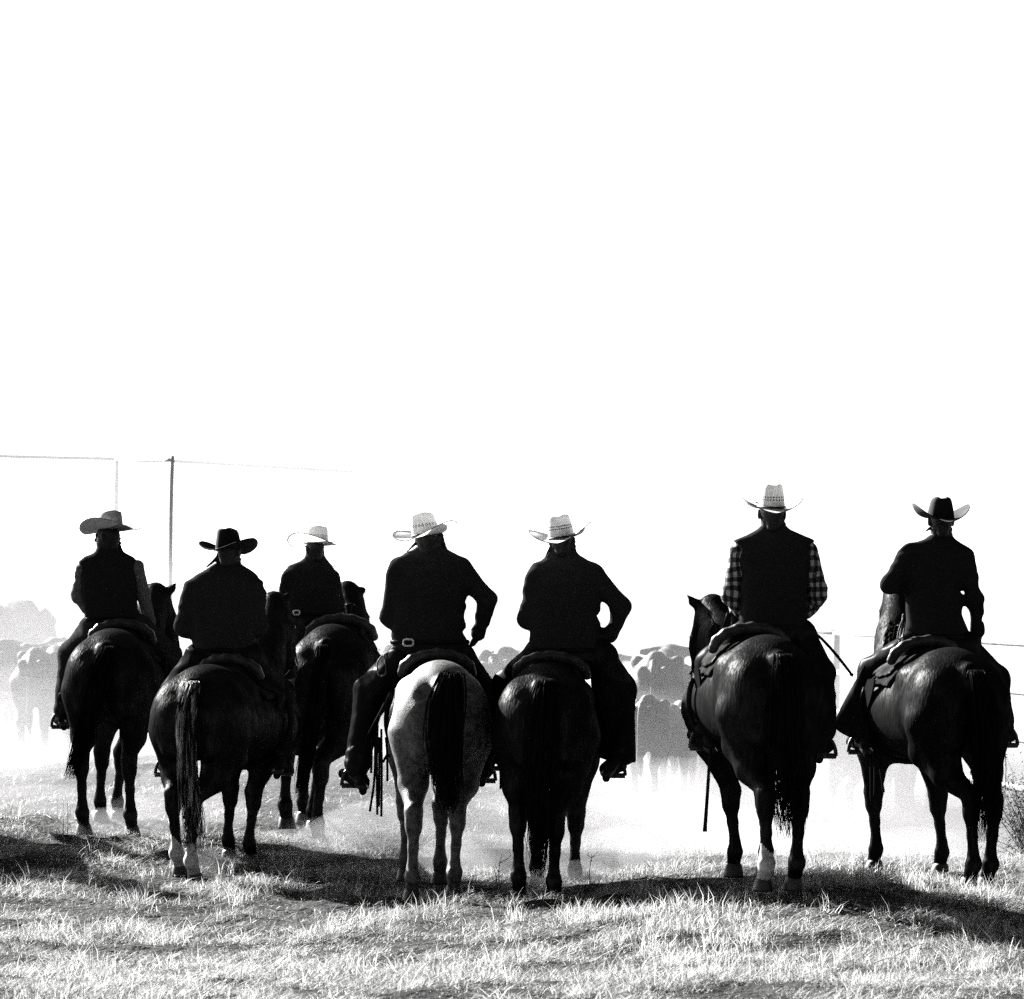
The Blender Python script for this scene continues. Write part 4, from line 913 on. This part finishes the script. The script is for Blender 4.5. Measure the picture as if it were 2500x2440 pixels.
pipe('rail', [W(290, 1376, 59.4), W(860, 1384, 66)], .026, tf, to_)
pf = empty('pipe_fence', (3.1, 39, 0), 'pale low pipe fence with level rails behind the black horses', 'fence'); po = np.array(pf.location)
fx = [(4.62, 26.2), (4.35, 28.5), (3.10, 39.0), (2.75, 50.0), (2.62, 64.0)]
for z in (1.55, 1.17, .80, .42):
    for a, b in zip(fx[:-1], fx[1:]): pipe('rail', [(a[0], a[1], z), (b[0], b[1], z)], .026, pf, po)
for x, y in fx[1:] + [(3.54, 35.3), (2.9, 44.5)]:
    if y == 35.3: continue
    pipe('post', [(x, y, float(ground_z(x, y)) - .3), (x, y, 1.56)], .036, pf, po)

# ------------------------------------------------------------------ grass
def blades(name, x, y, ln, lean, az, wid, shade, material, sag=.35, zoff=-.005):
    n = len(x); z = ground_z(x, y) + zoff; base = np.stack([x, y, z], 1)
    hx = np.stack([np.cos(az), np.sin(az), np.zeros(n)], 1); up = np.array((0, 0, 1.0))
    d1 = hx * np.sin(lean)[:, None] + up * np.cos(lean)[:, None]
    l2 = np.minimum(lean + sag, 1.75); d2 = hx * np.sin(l2)[:, None] + up * np.cos(l2)[:, None]
    tw = rng.uniform(0, 3.14, n); sd = np.stack([np.cos(tw), np.sin(tw), np.zeros(n)], 1) * (wid / 2)[:, None]
    mid = base + d1 * (ln * .5)[:, None]; tip = mid + d2 * (ln * .5)[:, None]
    v = np.stack([base - sd, base + sd, mid - sd * .8, mid + sd * .8, tip], 1).reshape(-1, 3)
    k = np.arange(n)[:, None] * 5
    q = k + np.array([[0, 1, 3, 2]]); t = k + np.array([[2, 3, 4]])
    o = mesh_obj(name, v, [q, t], material)
    at = o.data.attributes.new('shade', 'FLOAT', 'POINT'); at.data.foreach_set('value', np.repeat(shade, 5).astype(np.float32))
    return o
def grass_mat(name, lo, hi, tr=.45):
    m = bpy.data.materials.new(name); m.use_nodes = True; n = m.node_tree; n.nodes.clear()
    a = n.nodes.new('ShaderNodeAttribute'); a.attribute_name = 'shade'
    cr = n.nodes.new('ShaderNodeValToRGB'); e = cr.color_ramp.elements
    e[0].color = (lo, lo, lo, 1); e[1].color = (hi, hi, hi, 1)
    d = n.nodes.new('ShaderNodeBsdfDiffuse'); t = n.nodes.new('ShaderNodeBsdfTranslucent'); g = n.nodes.new('ShaderNodeBsdfGlossy'); g.inputs['Roughness'].default_value = .45
    m1 = n.nodes.new('ShaderNodeMixShader'); m1.inputs[0].default_value = tr; m2 = n.nodes.new('ShaderNodeMixShader'); m2.inputs[0].default_value = .06
    o = n.nodes.new('ShaderNodeOutputMaterial')
    n.links.new(a.outputs['Fac'], cr.inputs[0]); n.links.new(cr.outputs[0], d.inputs[0]); n.links.new(cr.outputs[0], t.inputs[0])
    n.links.new(d.outputs[0], m1.inputs[1]); n.links.new(t.outputs[0], m1.inputs[2]); n.links.new(m1.outputs[0], m2.inputs[1]); n.links.new(g.outputs[0], m2.inputs[2]); n.links.new(m2.outputs[0], o.inputs[0])
    return m
M['grass'] = grass_mat('dry_grass', .012, .52, .45)
def scatter(n, y0, y1, power=1.0):
    y = y0 + (y1 - y0) * rng.uniform(0, 1, n) ** power
    x = rng.uniform(-1, 1, n) * (y * .1256 * 1.22 + .6)
    return x, y
FEET = np.array([q[:2] for h in HORSES for q in h['foot'].values()])
def turf(n, y0, y1, power=1.0, wmul=1.0, lmul=1.0):
    x, y = scatter(n, y0, y1, power)
    g = field(x, y, 2.6, 5); g2 = field(x, y, .9, 9)
    keep = rng.uniform(0, 1, len(x)) < np.clip(.50 + 1.2 * g + .45 * g2, .20, 1); x, y, g, g2 = x[keep], y[keep], g[keep], g2[keep]
    n = len(x); flat = rng.uniform(0, 1, n) < .88 - .25 * np.clip(g, 0, 1)
    lean = np.where(flat, rng.uniform(1.0, 1.52, n), np.abs(rng.normal(.35, .35, n)))
    ln = np.where(flat, rng.uniform(.04, .14, n), rng.gamma(2.4, .015, n) + .018) * (1 + .5 * np.clip(g, -1, 1)) * lmul
    near = np.min(np.hypot(x[:, None] - FEET[None, :, 0], y[:, None] - FEET[None, :, 1]), axis=1)
    ln = np.clip(ln * np.clip(.18 + near / .5, 0, 1) * np.clip(.75 + .9 * g, .35, 1.2), .02, .24)
    az = np.where(flat, field(x, y, 1.1, 21) * 3 + rng.normal(0, 1.0, n), rng.uniform(0, 6.28, n))
    sh = np.where(rng.uniform(0, 1, n) < .34, rng.uniform(0, .10, n), np.clip(rng.beta(2.6, 1.4, n) + .1 * g, 0, 1))
    return x, y, ln, lean, az, rng.uniform(.0022, .0044, n) * wmul, sh
parts = [turf(620000, 17.6, 30.5), turf(90000, 30.5, 46.0, 1.0, 1.6, .9)]
cat = [np.concatenate([p[i] for p in parts]) for i in range(7)]
zo = rng.uniform(-.01, .03, len(cat[0])) * (cat[3] > .9)
tag(blades('grass', *cat, M['grass'], zoff=zo), 'matted dry grass covering the pasture', 'grass', kind='stuff')
# taller tufts at places seen in the photograph
spots = []
for px, py, n in ((1020, 2180, 3), (1250, 2215, 3), (640, 2145, 4), (700, 2130, 3), (860, 2150, 4), (560, 2160, 3), (300, 2140, 4), (330, 2110, 2), (1420, 2250, 6), (1500, 2240, 5), (1580, 2260, 6), (1660, 2240, 8), (1740, 2270, 8), (1800, 2300, 8), (1700, 2330, 6), (1860, 2210, 4), (1930, 2215, 4), (1600, 2200, 4), (2080, 2190, 6), (2180, 2180, 6), (2250, 2200, 6), (2330, 2215, 8), (2420, 2200, 6), (2200, 2320, 4), (2400, 2350, 6), (120, 2200, 4), (420, 2220, 4), (900, 2320, 3), (1250, 2380, 3), (300, 2350, 3), (1980, 2380, 4), (2100, 2410, 4)):
    for _ in range(n): spots.append((px + rng.normal(0, 42), py + rng.normal(0, 16)))
tx, ty, tl, tle, ta, tw_, ts = [], [], [], [], [], [], []
for px, py in spots:
    d = FPX * (CAMZ - .08) / (py - HY); x0 = (px - CX) * d / FPX; n = int(rng.integers(22, 46)); s = rng.uniform(.7, 1.25)
    tx.append(x0 + rng.normal(0, .05, n)); ty.append(d + rng.normal(0, .05, n)); tl.append(rng.uniform(.04, .15, n) * s); tle.append(np.abs(rng.normal(.25, .22, n)))
    ta.append(rng.uniform(0, 6.28, n)); tw_.append(rng.uniform(.003, .0055, n)); ts.append(rng.uniform(.35, 1, n))
c = np.concatenate
tag(blades('grass_tufts', c(tx), c(ty), c(tl), c(tle), c(ta), c(tw_), c(ts), M['grass'], sag=.5), 'taller tufts of bleached grass around the hooves', 'grass', kind='stuff')

# ------------------------------------------------------------------ weeds and the bush at the right
def weed(px, py, d, hgt, n, material, spread=.5, name='weed', label=None, group=None, cat_='weed', lean=(0, 0), rad=.004):
    rs = np.random.default_rng(int(px * 7 + py)); p = W(px, py, d); p[2] = float(ground_z(p[0], p[1])) - .01
    root = empty(name, p, label, cat_, group)
    L = []; top = np.array((lean[0] * hgt, lean[1] * hgt, hgt)); bend = np.array((rs.normal(0, .06), rs.normal(0, .06), 0)) * hgt
    main = smooth_path([np.zeros(3), top * .5 + bend, top], 10); L.append(tube_arrays(main, rad * np.linspace(1, .35, 10), 5))
    mesh_obj('stem', *[q for q in merge(L)], material, root)
    B = []
    for i in range(n):
        t = rs.uniform(.2, .95); b = main[int(t * 9)]; a = rs.uniform(0, 6.28); ln = hgt * rs.uniform(.15, .42) * (1.1 - .5 * t)
        e = b + ln * np.array((math.cos(a) * spread * 1.4, math.sin(a) * spread * 1.4, rs.uniform(.4, 1.0)))
        pth = smooth_path([b, .5 * (b + e) + rs.normal(0, .02, 3) * ln * 4, e], 6); B.append(tube_arrays(pth, rad * .6 * np.linspace(1, .4, 6), 4))
        for j in range(3):
            b2 = pth[rs.integers(2, 6)]; e2 = b2 + ln * .4 * rs.normal(0, .5, 3) + np.array((0, 0, ln * .18)); B.append(tube_arrays(smooth_path([b2, .5 * (b2 + e2), e2], 4), rad * .4 * np.linspace(1, .5, 4), 3))
    if B: mesh_obj('twigs', *merge(B), material, root)['kind'] = 'stuff'
    return root
WG = 'dry weeds among the grass'
for px, py, d, hg, n, mt, wl in ((155, 2010, 28.6, .30, 3, 'twig', 'tall thin bare stalk beside the hooves of the bay horse'), (165, 1985, 29.4, .28, 2, 'twig', 'slender bare stalk just behind the tall one by the bay horse'),
        (560, 2150, 27.2, .22, 6, 'stem', 'bleached weed between the white socked horse and its foreleg'), (220, 2150, 26.6, .2, 6, 'stem', 'bleached weed standing before the bay horse'), (730, 2160, 26.8, .26, 5, 'stem', 'tall bleached weed before the white socked horse'),
        (800, 2165, 26.4, .22, 7, 'stem', 'bushy bleached weed between the white socked and dapple grey horses'), (1225, 2160, 26.6, .27, 9, 'twig', 'dark twiggy weed between the dapple grey and the black horse'), (1205, 2165, 26.2, .22, 6, 'twig', 'smaller dark weed next to the hind hooves of the dapple grey'),
        (1445, 2180, 25.8, .26, 4, 'twig', 'leaning dark weed right beside the hooves of the black horse next to the dapple grey'), (2105, 2140, 26.2, .17, 5, 'twig', 'small dark weed at the forefoot of the horse with the lit flank'), (1580, 2180, 25.4, .14, 5, 'stem', 'low bleached weed on the slope behind the sock horse'),
        (2060, 2330, 22.2, .16, 9, 'stem', 'bushy low weed in the shaded grass beside the fallen twig'), (1990, 2340, 22.0, .14, 8, 'stem', 'low spreading weed in the shaded grass before the one sock horse'), (2130, 2335, 22.2, .15, 9, 'stem', 'low weed standing right behind the fallen twig'),
        (1150, 2190, 25.6, .18, 3, 'stem', 'sparse bleached weed at the right hind hoof of the dapple grey'), (2230, 2300, 22.6, .15, 7, 'stem', 'low weed in the shade before the lit flank horse'), (1870, 2330, 22.2, .13, 6, 'stem', 'small weed in the sunlit grass before the one sock horse')):
    weed(px, py, d, hg, n, M[mt], .7, 'weed', wl, WG)
for i, (px, py, ex, ez) in enumerate(((1120, 2140, 175, 10), (2120, 2330, 120, 28))):   # fallen twigs
    d = FPX * 1.9 / (py - HY); a = W(px, py, d); a[2] = float(ground_z(a[0], a[1])) + .02; b = W(px + ex, py, d - .5); b[2] = float(ground_z(b[0], b[1])) + ez * d / FPX
    o = empty('fallen_branch', a, ('thin bare twig lying across the grass before the dapple grey horse', 'thin bare twig lying in the grass before the horse with the lit flank')[i], 'branch', 'fallen twigs'); m_ = .5 * (a + b) + np.array((0, 0, .035))
    tube('stem', [a, m_, b], [.004, .003, .002], M['twig'], o, a)
    tube('side_twig', [m_, m_ + np.array((.1, -.05, .06)), m_ + np.array((.17, -.08, .08))], [.0025, .0015], M['twig'], o, a)
bush = empty('bush', W(2525, 2060, 30.8), 'scrubby twiggy bush beside the fence at the field edge', 'bush'); bo = np.array(bush.location); bo[2] = float(ground_z(bo[0], bo[1])); bush.location = tuple(bo)
rs = np.random.default_rng(5); T_, LV = [], []
for i in range(70):
    a = rs.uniform(0, 6.28); e = np.array((math.cos(a) * rs.uniform(.05, .42), math.sin(a) * rs.uniform(.05, .4), rs.uniform(.15, .78)))
    pth = smooth_path([np.zeros(3), e * np.array((.45, .45, .55)) + rs.normal(0, .03, 3), e], 8); T_.append(tube_arrays(pth, .005 * np.linspace(1, .3, 8), 4))
    for j in range(7):
        b = pth[rs.integers(3, 8)]; e2 = b + rs.normal(0, .07, 3) + np.array((0, 0, .04)); T_.append(tube_arrays(smooth_path([b, .5 * (b + e2) + rs.normal(0, .01, 3), e2], 4), .002 * np.linspace(1, .5, 4), 3))
        for q in range(5): LV.append(e2 + rs.normal(0, .035, 3))
mesh_obj('stem', *merge(T_), M['twig'], bush)['kind'] = 'stuff'
LV = np.array(LV); n = len(LV); u = rs.normal(0, 1, (n, 3)); u /= np.linalg.norm(u, axis=1)[:, None]; w = np.cross(u, rs.normal(0, 1, (n, 3))); w /= np.linalg.norm(w, axis=1)[:, None]
v = np.stack([LV - u * .011, LV + w * .005, LV + u * .011, LV - w * .005], 1).reshape(-1, 3)
lo_ = mesh_obj('foliage', v, np.arange(n * 4).reshape(-1, 4), M['twig'], bush, smooth=False); lo_['kind'] = 'stuff'

# ------------------------------------------------------------------ dust kicked up by the herd: banks of even density, thicker towards the ground
def dust_bank(x0, x1, y0, y1, top, dens, seed, g=.0, wob=.22):
    nx, ny = 44, 26; u = np.linspace(0, 1, nx); w = np.linspace(0, 1, ny); X, Y = np.meshgrid(x0 + (x1 - x0) * u, y0 + (y1 - y0) * w, indexing='ij')
    U, V_ = np.meshgrid(u, w, indexing='ij')
    ramp = lambda t: np.sin(np.clip(t, 0, 1) * math.pi / 2) ** 1.3
    fall = ramp(np.minimum(U, 1 - U) / .22) * ramp(V_ / .55) * ramp((1 - V_) / .3)                     # thins out towards every edge
    Z = -.35 + (top + .35) * fall * (1 + wob * field(X, Y * .6, .7, seed))
    v = np.concatenate([np.stack([X, Y, Z], -1).reshape(-1, 3), np.stack([X, Y, np.full_like(X, -.9)], -1).reshape(-1, 3)])
    N = nx * ny; i = np.arange(nx - 1)[:, None] * ny; j = np.arange(ny - 1)[None, :]
    t = np.stack([i + j, i + ny + j, i + ny + j + 1, i + j + 1], -1).reshape(-1, 4)
    def side(idx): return np.stack([idx[:-1], idx[1:], idx[1:] + N, idx[:-1] + N], 1)
    e = [np.arange(nx) * ny, (np.arange(nx) * ny + ny - 1)[::-1], np.arange(ny)[::-1], (nx - 1) * ny + np.arange(ny)]
    f = np.concatenate([t, t[:, ::-1] + N] + [side(q)[:, ::-1] for q in e])
    m = bpy.data.materials.new('dust'); m.use_nodes = True; n = m.node_tree; n.nodes.clear()
    pv = n.nodes.new('ShaderNodeVolumePrincipled'); pv.inputs['Density'].default_value = dens; pv.inputs['Anisotropy'].default_value = g; pv.inputs['Color'].default_value = (.56, .555, .56, 1)
    o = n.nodes.new('ShaderNodeOutputMaterial'); n.links.new(pv.outputs[0], o.inputs['Volume'])
    return tag(mesh_obj('dust_cloud', v, f, m, smooth=False), 'pale dust hanging behind the riders', 'dust', 'dust raised by the herd', 'stuff')
for i, b_ in enumerate((
        (-20, 20, 42, 66, 4.6, .018), (-22, 22, 52.2, 64, 7.5, .07), (-20, 20, 44, 64, 3.4, .028), (-20, 20, 43, 70, 2.4, .035), (-20, 20, 44, 90, 1.7, .05),    # the herd's own cloud, far behind
        (-12, 12, 32.5, 46, 2.3, .026), (-12, 12, 33, 52, 1.25, .030), (-12, 12, 31.5, 50, .85, .035), (-12, 12, 30.5, 50, .55, .07), (-12, 12, 31, 48, .35, .10),  # low drift between the riders and the herd
        (-10, -1.6, 36, 50, 2.2, .025), (1.2, 11, 29.4, 39, 1.1, .13), (1.6, 13, 32, 41, 2.5, .09), (-4.2, 3.2, 28.6, 40, .50, .085), (-2.2, 2.6, 27.4, 33, .40, .22), (-6, -1.5, 31, 42, .5, .08), (-1.5, 3.4, 32, 41, 1.0, .035))):
    dust_bank(*b_, 11 + i)
def dust_puff(px, py, d, rx, ry, rz, dens):
    c = W(px, py, d); S = Solid(); r_ = np.random.default_rng(int(px))
    S.ell(c, (rx, ry, rz), .05)
    for _ in range(5): S.ell(c + r_.normal(0, .45, 3) * (rx, ry, rz * .6), np.array((rx, ry, rz)) * r_.uniform(.35, .6), .08)
    m = bpy.data.materials['dust'].copy(); m.node_tree.nodes['Principled Volume'].inputs['Density'].default_value = dens
    tag(S.mesh('dust_puff', m, None, (0, 0, 0), h=.03, smooth_it=3), 'small puff of dust kicked up around a hoof', 'dust', 'dust raised by the herd', 'stuff')
for q in ((262, 2030, 29.9, .45, .4, .16, .3), (720, 2066, 30.5, .42, .3, .13, .3), (1395, 2165, 26.7, .3, .3, .16, .4), (1310, 2170, 26.2, .22, .2, .13, .3), (520, 2110, 28.2, .3, .3, .12, .25),
          (180, 1985, 31.5, .7, .5, .22, .3), (420, 1990, 31.2, .6, .5, .2, .3), (880, 2050, 29.6, .6, .5, .2, .3), (1180, 2105, 28.4, .55, .45, .2, .35), (1500, 2100, 28.0, .5, .5, .22, .3), (1680, 2085, 28.2, .5, .4, .26, .3), (2010, 2085, 27.8, .5, .4, .22, .3), (2240, 2090, 27.6, .4, .4, .2, .3)): dust_puff(*q)
